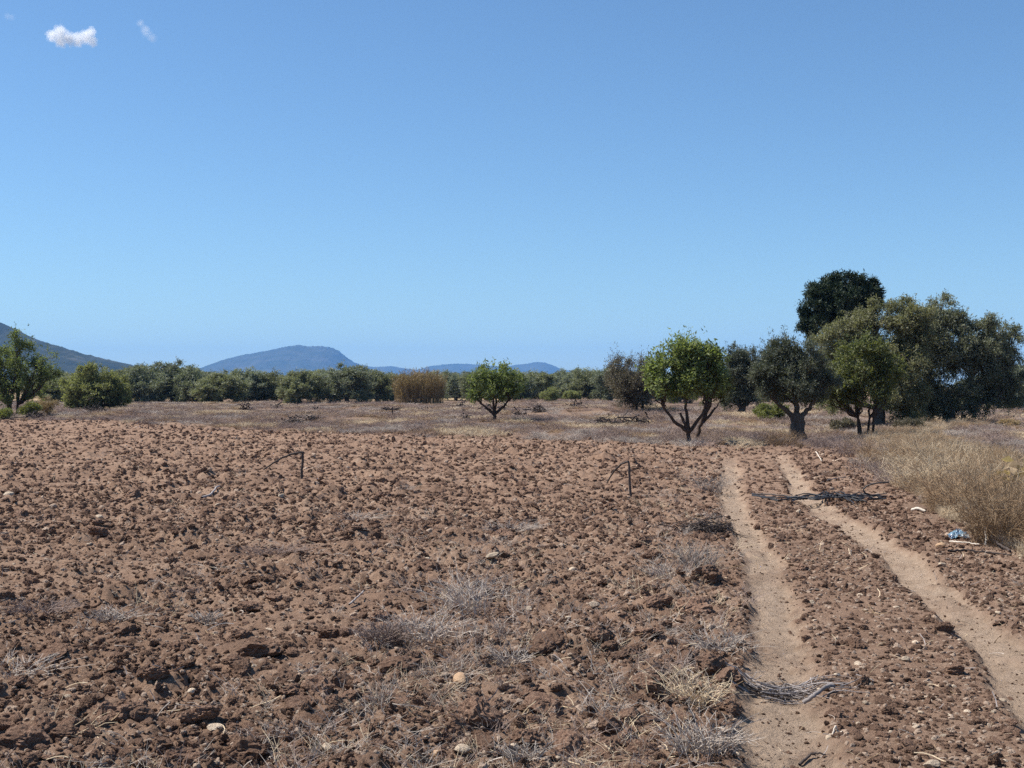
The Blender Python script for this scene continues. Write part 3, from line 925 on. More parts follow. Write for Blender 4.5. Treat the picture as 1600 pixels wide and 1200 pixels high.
# ------------------------------------------------------------------ weed tufts, straw, clods, stones
def tuft_mesh(name, seed, n, h, spread, r, mat, curl=0.35, branch=0, K=5):
    rng = np.random.default_rng(seed)
    a = rng.random(n) * 6.28
    q = np.sqrt(rng.random(n))
    b = np.stack([np.cos(a) * q, np.sin(a) * q, 0 * a], 1) * spread * 0.42
    a = a + rng.normal(size=n) * 0.9
    out = np.stack([np.cos(a), np.sin(a), 0 * a], 1)
    hh = h * (0.45 + 0.55 * rng.random(n))
    t = np.linspace(0, 1, K)
    lean = (0.2 + 0.8 * rng.random(n)) * spread * 0.65
    side = rng.normal(size=(n, 3)) * curl * h * 0.4
    side[:, 2] *= 0.4
    P = b[:, None, :] + out[:, None, :] * lean[:, None, None] * (t ** 1.5)[None, :, None] + side[:, None, :] * (t ** 2)[None, :, None]
    P[:, :, 2] += hh[:, None] * (t - 0.25 * curl * t ** 3)[None, :] - 0.03
    P[:, 1:-1] += rng.normal(size=(n, K - 2, 3)) * h * 0.035
    R = np.tile(np.linspace(1, 0.35, K) * r, (n, 1))
    parts = [tubes(P, R, 3)]
    if branch:
        bi = np.repeat(np.arange(n), branch)
        k = rng.integers(1, K - 1, len(bi))
        p0 = P[bi, k]
        dv = unit(rsphere(len(bi), rng) + np.array([0, 0, 0.6]) + out[bi] * 0.4) * h * (0.12 + 0.22 * rng.random((len(bi), 1)))
        BP = np.stack([p0, p0 + dv * 0.5 + rng.normal(size=dv.shape) * h * 0.02, p0 + dv], 1)
        parts.append(tubes(BP, np.tile(np.array([0.7, 0.5, 0.3]) * r, (len(bi), 1)), 3))
    v, f = merge(parts)
    return mk_mesh(name, v, f, False, None, mat)


def scatter(name, pts, rots, scls, idx, variants, label, cat):
    """one stuff object: points that carry their own turn, size and pattern"""
    me = bpy.data.meshes.new(name)
    me.vertices.add(len(pts))
    me.vertices.foreach_set('co', np.asarray(pts, np.float32).ravel())
    for an, ty, av in (('turn', 'FLOAT_VECTOR', rots), ('size', 'FLOAT_VECTOR', scls)):
        at = me.attributes.new(an, ty, 'POINT')
        at.data.foreach_set('vector', np.asarray(av, np.float32).ravel())
    at = me.attributes.new('pattern', 'INT', 'POINT')
    at.data.foreach_set('value', np.asarray(idx, np.int32))
    o = link(name, me, None, label, cat, None, 'stuff')
    ng = bpy.data.node_groups.new(name, 'GeometryNodeTree')
    ng.interface.new_socket('Geometry', in_out='INPUT', socket_type='NodeSocketGeometry')
    ng.interface.new_socket('Geometry', in_out='OUTPUT', socket_type='NodeSocketGeometry')
    n, l = ng.nodes, ng.links
    gi, go = n.new('NodeGroupInput'), n.new('NodeGroupOutput')
    iop = n.new('GeometryNodeInstanceOnPoints')
    join = n.new('GeometryNodeJoinGeometry')
    for vm in reversed(variants):
        vo = bpy.data.objects.new(vm.name, vm)
        oi = n.new('GeometryNodeObjectInfo')
        oi.inputs['Object'].default_value = vo
        g2 = n.new('GeometryNodeGeometryToInstance')
        l.new(oi.outputs['Geometry'], g2.inputs[0])
        l.new(g2.outputs[0], join.inputs[0])

    def na(nm, ty):
        q = n.new('GeometryNodeInputNamedAttribute')
        q.data_type = ty
        q.inputs['Name'].default_value = nm
        return q.outputs['Attribute']
    l.new(gi.outputs[0], iop.inputs['Points'])
    l.new(join.outputs[0], iop.inputs['Instance'])
    iop.inputs['Pick Instance'].default_value = True
    l.new(na('pattern', 'INT'), iop.inputs['Instance Index'])
    er = n.new('FunctionNodeEulerToRotation')
    l.new(na('turn', 'FLOAT_VECTOR'), er.inputs[0])
    l.new(er.outputs[0], iop.inputs['Rotation'])
    l.new(na('size', 'FLOAT_VECTOR'), iop.inputs['Scale'])
    l.new(iop.outputs[0], go.inputs[0])
    md = o.modifiers.new('scatter', 'NODES')
    md.node_group = ng
    return o


def fan_points(n, y0, y1, rng, side=1.2):
    """points over the ground, thinning out with distance"""
    y = y0 * (y1 / y0) ** rng.random(n)
    x = (rng.random(n) * 2 - 1) * (0.50 * y + side + 1.2)
    return x, y


# weeds over the dry ground
rng = np.random.default_rng(91)
weeds = []
for k, (mt, h, n) in enumerate([('mauve', 0.26, 46), ('mauve', 0.20, 40), ('straw_brown', 0.22, 40), ('straw', 0.26, 36), ('mauve', 0.32, 34), ('straw_grey', 0.22, 44)]):
    weeds.append(tuft_mesh('weed_tuft', 600 + k, n, h, h * 1.9, 0.0045, M[mt], 0.5, 2, 4))
x, y = fan_points(42000, 22, 150, rng, 2)
ru, mi, pl, ve, ri, d1, d2 = zones(x, y)
patch = fbm(x * 0.15, y * 0.1, 140, 3)
keep = (rng.random(len(x)) < np.clip((1 - pl) * 1.1 - 0.05, 0, 1) * np.clip(0.6 + patch * 0.7, 0.12, 1)) & (ru < 0.2) & ~((x > -2) & (mi > 0.3))
x, y, patch = x[keep], y[keep], patch[keep]
n = len(x)
c2 = fbm(x * 0.3 + 50, y * 0.16, 150, 3)
idx = np.where(c2 > 0.42, 3, np.where(c2 > 0.24, 2, np.where(c2 < -0.35, 5, rng.choice([0, 1, 4, 0, 1, 2], n))))
sc = (0.55 + 0.6 * rng.random(n)) * np.where(y > 60, 1.25, 1.0)
scatter('dry_weeds', np.stack([x, y, height(x, y)], 1), np.stack([0 * x, 0 * x, rng.random(n) * 6.28], 1), np.stack([sc * np.sqrt(y / 40), sc * np.sqrt(y / 40), sc], 1), idx, weeds,
        'low brown and mauve dry weeds covering the ground beyond the ploughed field', 'weeds')

# tall dry grass on the verge
grs = []
for k, (mt, h, n) in enumerate([('straw', 0.62, 60), ('straw_brown', 0.60, 55), ('straw', 0.5, 50), ('straw_grey', 0.45, 50)]):
    grs.append(tuft_mesh('grass_tuft', 640 + k, n, h, 0.45, 0.0034, M[mt], 0.3, 3, 5))
x, y = fan_points(32000, 9.5, 58, rng, 3)
ru, mi, pl, ve, ri, d1, d2 = zones(x, y)
vx = np.interp(y, VERGE[:, 1], VERGE[:, 0])
band = x - vx
keep = (ve > 0.5) & (band > 0.1) & (rng.random(len(x)) < 0.9 * np.exp(-((band - 1.6) / 2.4) ** 2) + 0.16)
x, y, band = x[keep], y[keep], band[keep]
n = len(x)
sc = (0.55 + 0.55 * rng.random(n)) * np.clip(0.35 + band * 0.5, 0.35, 1.0) * np.where(band > 3.2, 0.6, 1.0) * (1 - 0.3 * smooth(24, 42, y))
idx = np.where(band > 3.5, 3, rng.choice([0, 1, 1, 2, 1, 3], n))
scatter('dry_grass', np.stack([x, y, height(x, y) - 0.01], 1), np.stack([0 * x, 0 * x, rng.random(n) * 6.28], 1), np.stack([sc, sc, sc], 1), idx, grs,
        'tall straw-coloured dry grass along the right side of the track', 'grass')


# clods
def clod_mesh(seed, mat, squash=0.75):
    rng = np.random.default_rng(seed)
    v, f = ICO3
    p = v.copy()
    for k in range(11):
        nrm = unit(rng.normal(size=3))
        p = p - np.clip(p @ nrm - (0.55 + 0.35 * rng.random()), 0, None)[:, None] * nrm * 0.9
    p = p * (1.15 + 0.22 * noise3(v, 1.3, seed)[:, None] + 0.20 * noise3(v, 3.1, seed + 5)[:, None] + 0.20 * noise3(v, 7.5, seed + 9)[:, None] + 0.10 * np.abs(noise3(v, 14.0, seed + 12))[:, None])
    p = p * np.array([1.0, 0.75 + 0.3 * rng.random(), squash])
    return mk_mesh('clod', p, f, False, None, mat)


def stone_mesh(seed, mat):
    rng = np.random.default_rng(seed)
    v, f = ICO2
    p = v * 1.0
    for k in range(9):
        nrm = unit(rng.normal(size=3))
        dcut = 0.62 + 0.3 * rng.random()
        dd = p @ nrm
        p = p - np.clip(dd - dcut, 0, None)[:, None] * nrm
    p = p * (1 + 0.06 * noise3(v, 2.5, seed)[:, None])
    p = p * np.array([1.0, 0.6 + 0.35 * rng.random(), 0.4 + 0.35 * rng.random()])
    return mk_mesh('stone', p, f, False, None, mat)


CLOD = [clod_mesh(700 + k, M['clod'], 0.6 + 0.25 * (k % 3) / 2) for k in range(9)]
STONE = [stone_mesh(740 + k, M['stone']) for k in range(8)]
OCHRE = [stone_mesh(760 + k, M['ochre']) for k in range(3)]


def seat(name, data, px, py, wpx, label, cat, group=None, sink=0.25, zk=1.0, yk=1.0, tilt=0.25, seed=0):
    x, d = ground_at(px, py)
    r = random.Random(seed * 17 + int(px))
    s = wpx * d / FPX * 0.5
    z = H1(x, d)
    return link(name, data, None, label, cat, group, None, (x, d, z + s * zk * (0.6 - sink)), (r.uniform(-tilt, tilt), r.uniform(-tilt, tilt), r.random() * 6.28 if not yk != 1 else 0), (s, s * yk, s * zk))


BIG_CLODS = [
    (622, 1046, 68, 0.8, 'largest rounded soil clod, just below the grey fuzzy tuft'),
    (405, 1028, 64, 0.8, 'big soil clod with a dark right side, left of the largest rounded clod'),
    (750, 1142, 58, 0.9, 'big round soil clod near the bottom edge, above the pale flat stones'),
    (856, 1022, 58, 0.7, 'big soil clod with grey straws lying over its dark side'),
    (662, 892, 48, 0.8, 'big soil clod beside the dry weed patch in mid field'),
    (495, 1094, 50, 0.8, 'big soil clod left below the largest rounded clod'),
    (30, 1168, 70, 0.8, 'big soil clod in the bottom left corner'),
    (386, 1166, 60, 0.9, 'big dark soil clod at the bottom edge, left of centre'),
    (208, 1128, 56, 0.7, 'big soil clod in the bottom left quarter, right of the corner clod'),
    (245, 1082, 44, 0.7, 'big soil clod beside a small white stone in the bottom left quarter'),
    (1086, 955, 52, 0.8, 'big soil clod on the bank left of the left wheel rut'),
    (1102, 912, 44, 0.8, 'big soil clod near the rut, above another big clod'),
    (1490, 1046, 34, 0.9, 'dark soil clod at the edge of the right wheel rut'),
    (1338, 1006, 30, 0.8, 'dark soil clod between the two wheel ruts'),
    (208, 776, 30, 0.6, 'dark soil clod far out in the left part of the field'),
    (390, 955, 36, 0.8, 'soil clod above the big dark-sided clod'),
    (985, 1130, 48, 0.8, 'big soil clod near the bottom edge, left of the straw-covered rut bank'),
    (1010, 1085, 50, 0.8, 'big soil clod among straws left of the track'),
]
for k, (px, py, w, zk, lab) in enumerate(BIG_CLODS):
    seat('soil_clod', CLOD[k % 9], px, py, w, lab, 'clod', 'big clods on the ploughed field', 0.3, zk, 1.0, 0.3, k)
crng = np.random.default_rng(55)
def region(px, py, mi, ri):
    if mi > 0.5:
        where = 'between the two wheel ruts'
    elif ri > 0.5:
        where = 'on the strip right of the wheel ruts'
    else:
        where = 'in the left part of the field' if px < 400 else ('left of the middle of the field' if px < 700 else ('right of the middle of the field' if px < 950 else 'beside the left wheel rut'))
    return where + (', close to the camera' if py > 980 else (', half way out' if py > 830 else ', far out'))


cnt = 0
while cnt < 230:
    py = 700 + 490 * crng.random() ** 0.7
    px = crng.random() * 1600
    x, d = ground_at(px, py)
    xa, da = np.array([x]), np.array([d])
    ru, mi, pl, ve, ri, d1, d2 = [float(q[0]) for q in zones(xa, da)]
    if pl < 0.7 or ru > 0.1:
        continue
    if (mi > 0.5 or ri > 0.5) and crng.random() < 0.7:
        continue
    w = (0.035 + 0.055 * crng.random() ** 2) * (0.7 if (mi > 0.5 or ri > 0.5) else 1.0) * (1 + d / 60)
    r = random.Random(cnt)
    link('soil_clod', CLOD[cnt % 9], None, 'medium soil clod ' + region(px, py, mi, ri), 'clod', 'medium clods on the ploughed field', None,
         (x, d, H1(x, d) + w * 0.15), (r.uniform(-.5, .5), r.uniform(-.5, .5), r.random() * 6.28), (w, w, w * (0.6 + 0.4 * r.random())))
    cnt += 1

FINE = []
for k in range(6):
    v_, f_ = ICO2
    FINE.append(mk_mesh('crumb', v_ * (1 + 0.35 * noise3(v_, 1.6, 720 + k)[:, None] + 0.2 * noise3(v_, 4.0, 730 + k)[:, None]) * np.array([1, 0.8, 0.75]), f_, False, None, M['dust_crumb'] if k >= 4 else M['clod']))


def crumbs(n, y0, y1, lo, hi, pw, grow, dens_mid):
    x, y = fan_points(n, y0, y1, rng, 1.5)
    ru, mi, pl, ve, ri, d1, d2 = zones(x, y)
    pat = smooth(-0.45, 0.5, fbm(x * 0.55, y * 0.38, 180, 3))
    keep = (rng.random(n) < pl * (1 - dens_mid * mi) * (0.4 + 0.6 * pat)) & (ru < 0.3)
    keep |= (rng.random(n) < 0.22 * (pl > 0.5))
    x, y, ru = x[keep], y[keep], ru[keep]
    k = len(x)
    sc = (lo + (hi - lo) * rng.random(k) ** pw) * np.where(ru > 0.3, 0.45, 1.0) * (1 + y / grow)
    return np.stack([x, y, height(x, y) + sc * 0.05], 1), np.stack([rng.normal(size=k) * 0.5, rng.normal(size=k) * 0.5, rng.random(k) * 6.28], 1), np.stack([sc * (0.8 + 0.5 * rng.random(k)), sc, sc * (0.5 + 0.4 * rng.random(k))], 1)


ca = crumbs(105000, 4.3, 19, 0.005, 0.016, 1.6, 30, 0.1)
cb = crumbs(76000, 5, 75, 0.008, 0.034, 3.2, 60, 0.7)
cc_ = crumbs(50000, 14, 76, 0.012, 0.042, 2.2, 50, 0.8)
cb = [np.concatenate([a_, b_]) for a_, b_ in zip(cb, cc_)]
cp, cr, cs = [np.concatenate([a_, b_]) for a_, b_ in zip(ca, cb)]
ci = np.concatenate([rng.integers(0, 6, len(ca[0])), np.where(rng.random(len(cb[0])) < 0.06, 4, rng.integers(6, 15, len(cb[0])))])
scatter('soil_crumbs', cp, cr, cs, ci, FINE + CLOD, 'small crumbs of broken soil all over the field', 'soil')

# stones
STONES = [
    (770, 880, 24, 0, 'pale flat stone in the weedy patch of mid field'), (760, 893, 30, 0, 'larger pale stone just below the flat one in mid field'),
    (893, 889, 16, 0, 'white stone right of the weedy patch'), (928, 947, 22, 0, 'pale yellowish stone left of the rut bank'),
    (888, 970, 14, 0, 'pale stone above the orange stone'), (826, 951, 14, 0, 'whitish stone above the clod with straws over it'), (851, 996, 16, 1, 'orange stone above the clod with straws over it'),
    (720, 1070, 42, 1, 'large ochre stone right of the largest rounded clod'), (470, 1050, 12, 0, 'small pale stone between the two biggest clods'),
    (300, 1092, 16, 0, 'white oval stone in the bottom left quarter'), (335, 1136, 30, 0, 'flat pale stone near the bottom left, below the white oval one'),
    (722, 1184, 36, 0, 'pale flat stone at the bottom edge'), (686, 1178, 30, 1, 'ochre flat stone at the bottom edge'), (803, 1180, 20, 0, 'pale stone right of the flat ones at the bottom edge'),
    (852, 1118, 14, 0, 'pale stone beside the big round clod near the bottom'), (836, 1138, 12, 0, 'smaller stone below the pale one near the bottom'), (931, 1135, 12, 0, 'pale stone in a hollow near the bottom'),
    (1352, 1096, 12, 0, 'white stone right of the twig pile on the left rut'), (1308, 1051, 12, 0, 'white stone above the twig pile on the left rut'),
    (1470, 856, 18, 1, 'ochre stone beside the crumpled wrapper'), (1472, 888, 12, 0, 'white stone by the right wheel rut'),
    (1415, 1028, 16, 0, 'long pale stone beside the right wheel rut'), (1456, 1194, 28, 0, 'pale stone at the bottom edge between the ruts'),
    (14, 778, 20, 0, 'pale stone by the left edge of the field'), (340, 792, 12, 0, 'small pale stone below the curved stick'), (155, 812, 16, 0, 'flat pale stone in the left part of the field'),
    (140, 855, 10, 0, 'small white stone in the left part of the field'), (265, 850, 9, 0, 'tiny white stone right of the small white one'), (500, 882, 14, 0, 'white stone in mid field left of the weeds'),
    (392, 901, 10, 0, 'small white stone left of mid field'), (668, 876, 10, 0, 'white pebble beside the mid-field clod'), (420, 985, 14, 0, 'pale stone on top of the big dark-sided clod'),
    (1199, 826, 9, 0, 'white pebble between the ruts, below the hose bundle'), (1248, 799, 9, 0, 'white pebble just below the hose bundle'), (440, 782, 12, 0, 'pale stone below the left broken sapling'),
]
for k, (px, py, w, oc, lab) in enumerate(STONES):
    seat('stone', (OCHRE[k % 3] if oc else STONE[k % 8]), px, py, w, lab, 'stone', 'stones on the field and track', 0.15, 0.85, 1.0, 0.25, k)
cnt = 0
while cnt < 190:
    py = 690 + 505 * crng.random() ** 0.8
    px = crng.random() * 1600
    if crng.random() < 0.45:
        px = 1180 + 420 * crng.random()
        py = 760 + 435 * crng.random()
    x, d = ground_at(px, py)
    ru, mi, pl, ve, ri, d1, d2 = [float(q[0]) for q in zones(np.array([x]), np.array([d]))]
    if pl < 0.6 or ru > 0.5:
        continue
    w = (0.008 + 0.015 * crng.random() ** 2) * (1 + d / 25)
    r = random.Random(cnt + 999)
    link('stone', STONE[cnt % 8], None, 'small pale stone ' + region(px, py, mi, ri), 'stone', 'small stones on the soil', None,
         (x, d, H1(x, d) + w * 0.05), (r.uniform(-.4, .4), r.uniform(-.4, .4), r.random() * 6.28), w)
    cnt += 1

# straw litter and small weeds on the soil
bits = []
for k, mt in enumerate(['straw', 'straw_grey', 'straw', 'grey_twig', 'straw_brown']):
    rr = np.random.default_rng(800 + k)
    nb = 1
    t = np.linspace(-0.5, 0.5, 5)
    P = np.stack([t, 0.12 * np.sin(t * 4 + k), 0.10 * np.cos(t * 3 + k) - 0.09], -1)[None]
    v, f = tubes(P, np.full((1, 5), 0.018), 3)
    bits.append(mk_mesh('straw_bit', v, f, False, None, M[mt]))
x, y = fan_points(20000, 4.5, 44, rng, 1.5)
ru, mi, pl, ve, ri, d1, d2 = zones(x, y)
lit = fbm(x * 0.45, y * 0.35, 160, 3)
keep = (rng.random(len(x)) < np.clip(0.25 + lit * 0.9, 0.05, 1)) & (pl > 0.4) & ((ru < 0.5) | (rng.random(len(x)) < 0.25))
x, y = x[keep], y[keep]
n = len(x)
sc = 0.04 + 0.15 * rng.random(n) ** 2.5
scatter('straw_litter', np.stack([x, y, height(x, y) + 0.012 + sc * 0.1], 1), np.stack([rng.normal(size=n) * 0.3, rng.normal(size=n) * 0.4, rng.random(n) * 6.28], 1),
        np.stack([sc, sc, np.minimum(sc, 0.14)], 1), rng.integers(0, 5, n), bits, 'loose pale straws and twigs scattered over the soil', 'straw')

stf = []
for k, (mt, h, n) in enumerate([('straw_grey', 0.11, 20), ('straw', 0.12, 16), ('straw_grey', 0.09, 26), ('mauve', 0.10, 22)]):
    stf.append(tuft_mesh('soil_weed', 820 + k, n, h, h * 2.2, 0.0016, M[mt], 0.7, 2, 4))
x, y = fan_points(12000, 4.5, 44, rng, 1.5)
ru, mi, pl, ve, ri, d1, d2 = zones(x, y)
lit = fbm(x * 0.5 + 9, y * 0.3, 170, 3)
bankl = np.exp(-((d1 + 0.75) / 0.45) ** 2)                       # straws lie thick on the bank left of the left rut
strip = np.exp(-((x + 0.35 - 0.06 * (y - 9)) / 0.55) ** 2) * smooth(18, 12, y)
keep = (rng.random(len(x)) < np.clip(lit * 0.9 - 0.15, 0, 0.6) + 0.75 * bankl + 0.75 * strip) & (pl > 0.5) & (ru < 0.2) & (mi < 0.5)
x, y = x[keep], y[keep]
n = len(x)
sc = 0.6 + 0.9 * rng.random(n)
scatter('withered_weeds', np.stack([x, y, height(x, y)], 1), np.stack([rng.normal(size=n) * 0.3, rng.normal(size=n) * 0.3, rng.random(n) * 6.28], 1), np.stack([sc, sc, sc * 0.8], 1), rng.integers(0, 4, n), stf,
        'thin withered grey weeds lying in patches on the ploughed soil', 'weeds')

# single tufts one can point to
TUFTS = [
    (600, 1006, 60, 46, 'mauve', 200, 'rounded fuzzy grey-brown tuft behind the largest soil clod'),
    (660, 1000, 110, 60, 'straw_grey', 70, 'sprawling pale grey dry weed right of the fuzzy tuft'),
    (735, 960, 90, 80, 'straw_grey', 60, 'tall thin pale dry weed above the sprawling one'),
    (800, 1040, 60, 36, 'straw_grey', 60, 'small grey dry weed left of the clod with straws over it'),
    (1088, 884, 70, 48, 'straw_grey', 90, 'pale grey dry weed left of the left rut, below the dark twig clump'),
    (1110, 768, 60, 38, 'straw_grey', 70, 'pale dry weed at the left rim of the track, far up'),
    (60, 965, 90, 26, 'mauve', 90, 'low grey weed mat in the left part of the field'),
    (20, 1052, 110, 34, 'straw_grey', 90, 'pale grey weed mat cut by the left edge'),
    (180, 972, 70, 22, 'straw_grey', 60, 'thin grey weed right of the low mat on the left'),
    (430, 868, 90, 18, 'mauve', 80, 'low dark grey weed patch left of mid field'),
    (320, 975, 40, 24, 'straw_grey', 50, 'tiny pale weed tuft left of mid field'),
    (805, 832, 80, 22, 'straw_grey', 70, 'low grey weed patch in mid field right of the tall thin weed'),
    (560, 812, 70, 14, 'straw_grey', 60, 'low grey weed patch below the left broken sapling'),
    (1090, 1100, 80, 60, 'straw', 60, 'pale straw tuft on the bank left of the left wheel rut'),
    (1095, 1180, 90, 70, 'straw_grey', 80, 'dense straw tuft at the bottom edge beside the left wheel rut'),
    (1130, 1020, 90, 40, 'straw_grey', 80, 'grey weed tangle at the left end of the twig pile'),
    (820, 1196, 60, 30, 'straw_grey', 60, 'small pale grass tuft at the bottom edge'),
    (1040, 905, 60, 30, 'straw_grey', 40, 'wispy weed left of the pale grey dry weed by the rut'),
]
for k, (px, py, w, h, mt, n, lab) in enumerate(TUFTS):
    x, d = ground_at(px, py)
    s = d / FPX
    me = tuft_mesh('weed', 860 + k, n, 1.0, w / h, 0.003 / (h * s), M[mt], 0.7, 3, 5)
    link('dry_weed', me, None, lab, 'weed', 'dry weeds on the ploughed field', None, (x, d, H1(x, d)), (0, 0, 0), h * s)

# dry shrubs on the verge
SHRUBS = [
    (1565, 852, 120, 125, 'straw_brown', 170, 'large wispy dry shrub by the right edge, behind the dark sticks'),
    (1500, 800, 110, 95, 'straw_brown', 130, 'wispy dry shrub left of the largest one on the verge'),
    (1440, 765, 90, 70, 'straw', 110, 'straw-coloured dry shrub right of the hose loop'),
    (1600, 790, 120, 90, 'straw', 120, 'straw-coloured dry shrub cut by the right edge'),
    (1385, 728, 90, 56, 'straw_brown', 110, 'brownish dry shrub on the verge, above the hose bundle'),
    (1330, 712, 70, 34, 'mauve', 110, 'greyish dry shrub near the end of the track'),
    (1222, 697, 56, 30, 'straw_brown', 120, 'low dark brown shrub at the foot of the old olive'),
    (1285, 700, 50, 26, 'mauve', 90, 'grey shrub right of the old olive\'s trunk'),
    (1470, 735, 90, 56, 'straw', 110, 'pale dry shrub in the middle of the verge'),
]
for k, (px, py, w, h, mt, n, lab) in enumerate(SHRUBS):
    x, d = ground_at(px, py)
    s = d / FPX
    me = tuft_mesh('shrub', 890 + k, n, 1.0, w / h, 0.0034 / (h * s), M[mt], 0.35, 8, 6)
    link('dry_shrub', me, None, lab, 'shrub', 'dry shrubs on the verge', None, (x, d, H1(x, d)), (0, 0, 0), h * s)


# dry curled leaves at the right edge
def tan_plant():
    rr = np.random.default_rng(66)
    x, d = ground_at(1592, 790)
    n = 220
    pos = np.stack([rr.normal(size=n) * 0.17, rr.normal(size=n) * 0.17, 0.10 + np.abs(rr.normal(size=n)) * 0.22], 1)
    ld = rsphere(n, rr)
    sd = unit(np.cross(ld, rsphere(n, rr)))
    L, W = 0.16 + 0.1 * rr.random((n, 1)), 0.03 + 0.03 * rr.random((n, 1))
    LV = np.stack([pos, pos + ld * L * .5 + sd * W, pos + ld * L - np.array([0, 0, .04]), pos + ld * L * .5 - sd * W], 1).reshape(-1, 3)
    lm = mk_mesh('tan_foliage', LV, np.arange(len(LV)).reshape(-1, 4), False, {'tint': np.repeat(rr.random(n), 4)}, M['tan_leaf'])
    e = link('withered_plant', None, None, 'withered plant with curled tan leaves among the grass at the right edge', 'plant', None, None, (x, d, H1(x, d)))
    link('foliage', lm, e)
    link('stem', tuft_mesh('tan_stem', 67, 14, 0.5, 0.4, 0.006, M['straw_brown'], 0.3, 0, 5), e)


tan_plant()


# ------------------------------------------------------------------ sticks, hoses, brush
def path_obj(name, pts, r, mat, label, cat, group=None, sides=7, jitter=0.0, seed=0):
    """pts: (px, py_ground, height_m) knots -> a bent tapering stick resting where its ground row says"""
    W = []
    for (px, py, h) in pts:
        x, d = ground_at(px, py)
        W.append((x, d, H1(x, d) + h))
    W = np.array(W)
    t = np.linspace(0, len(W) - 1, len(W) * 5)
    P = np.stack([np.interp(t, np.arange(len(W)), W[:, k]) for k in range(3)], 1)
    if len(W) > 2:
        k = np.array([1, 2, 1]) / 4
        for _ in range(3):
            Q = P.copy()
            for a in range(3):
                Q[1:-1, a] = np.convolve(P[:, a], k, 'valid')
            P = Q
    P += np.random.default_rng(seed).normal(size=P.shape) * jitter
    R = np.linspace(r[0], r[1], len(P))
    o0 = P[0].copy()
    v, f = tubes((P - o0)[None], R[None], sides)
    return link(name, mk_mesh(name, v, f, True, None, M[mat]), None, label, cat, group, None, tuple(o0))


def broken(base, top_h, tip, tip_h, side, label, seed, r=0.016):
    """snapped sapling: an upright stump of stem and a top folded over to the ground"""
    x, d = ground_at(*base)
    z = H1(x, d)
    rr = np.random.default_rng(seed)
    e = link('broken_sapling', None, None, label, 'sapling', 'snapped saplings in the field', None, (x, d, z))
    t = np.linspace(0, 1, 8)
    top = np.array([side * 0.03, 0, top_h])
    P = np.stack([top[0] * t ** 1.5, 0.01 * np.sin(t * 5), -0.08 + (top_h + 0.08) * t], -1) + rr.normal(size=(8, 3)) * 0.004
    v, f = tubes(P[None], np.linspace(r, r * 0.75, 8)[None], 7)
    link('stem', mk_mesh('sapling_stem', v, f, True, None, M['dark_twig']), e)
    tx, td = ground_at(*tip)
    q = np.array([tx - x, td - d, tip_h + H1(tx, td) - z])
    mid_ = (P[-1] + q) / 2 + np.array([0, 0, 0.06])
    B = bezier(P[-1] + np.array([0, 0, -0.01]), np.array([P[-1][0] * 0.55 + q[0] * 0.45, mid_[1], top_h * 0.86 + 0.05]), q, 10) + rr.normal(size=(10, 3)) * 0.004
    v, f = tubes(B[None], np.linspace(r * 0.85, r * 0.5, 10)[None], 6)
    parts = [(v, f)]
    for k in range(4):
        a = B[rr.integers(3, 9)]
        b = a + rr.normal(size=3) * np.array([0.09, 0.05, 0.05])
        parts.append(tubes(np.stack([a, (a + b) / 2 + rr.normal(size=3) * 0.01, b])[None], np.array([[0.005, 0.004, 0.002]]), 4))
    v, f = merge(parts)
    link('branch', mk_mesh('sapling_branch', v, f, True, None, M['dark_twig']), e)


broken((471, 748), 0.50, (412, 749), 0.10, 1, 'snapped sapling bent over to the left in the left half of the field', 41, 0.028)
broken((985, 775), 0.54, (948, 772), 0.18, -1, 'snapped sapling with a hooked top in the right half of the field', 42, 0.023)
x, d = ground_at(613, 653)
st = link('stake', None, None, 'short dark stake with a dark tangle on top, standing in the dry weeds', 'stake', None, None, (x, d, H1(x, d)))
v, f = tubes(np.array([[(0, 0, -0.1), (0.01, 0, 0.15), (0, 0.01, 0.35), (0.01, 0, 0.55)]]), np.full((1, 4), 0.035), 7)
link('post', mk_mesh('stake_post', v, f, True, None, M['dark_twig']), st)
o = link('tangle', tuft_mesh('stake_tangle', 43, 50, 0.22, 0.8, 0.02, M['dark_twig'], 0.8, 2, 4), st)
o.location = (-0.05, 0, 0.42)

path_obj('stick', [(315, 779, 0.02), (330, 776, 0.03), (338, 770, 0.05), (343, 764, 0.06)], (0.020, 0.012), 'grey_twig', 'curved stick with a pale tip lying in the left part of the field', 'stick', None, 6, 0.003, 1)
path_obj('stick', [(1500, 800, 0.16), (1535, 838, 0.13), (1556, 858, 0.06), (1578, 864, 0.02)], (0.010, 0.014), 'dark_twig', 'long dark bent stick leaning out of the dry shrub', 'stick', None, 6, 0.003, 2)
path_obj('stick', [(1567, 832, 0.18), (1582, 848, 0.12), (1604, 866, 0.05)], (0.008, 0.012), 'dark_twig', 'straight dark stick leaning out of the grass at the right edge', 'stick', None, 6, 0.002, 3)
path_obj('stick', [(1482, 866, 0.02), (1510, 864, 0.03), (1545, 866, 0.02), (1580, 868, 0.02)], (0.013, 0.010), 'dark_twig', 'dark stick lying flat below the pale forked twig', 'stick', None, 6, 0.004, 4)
path_obj('stick', [(1484, 850, 0.03), (1500, 853, 0.04), (1515, 854, 0.03), (1530, 856, 0.02)], (0.009, 0.007), 'pale_wood', 'pale thin twig lying in front of the crumpled wrapper', 'stick', None, 6, 0.003, 5)
path_obj('stick', [(1425, 799, 0.025), (1434, 800, 0.03), (1446, 801, 0.025)], (0.020, 0.018), 'pale_wood', 'short whitish piece of wood right of the hose bundle', 'stick', None, 7, 0.001, 6)
path_obj('stick', [(1540, 856, 0.02), (1541, 855, 0.09), (1539, 852, 0.14)], (0.010, 0.005), 'pale_wood', 'short pale stub against the long dark bent stick', 'stick', None, 6, 0.002, 7)
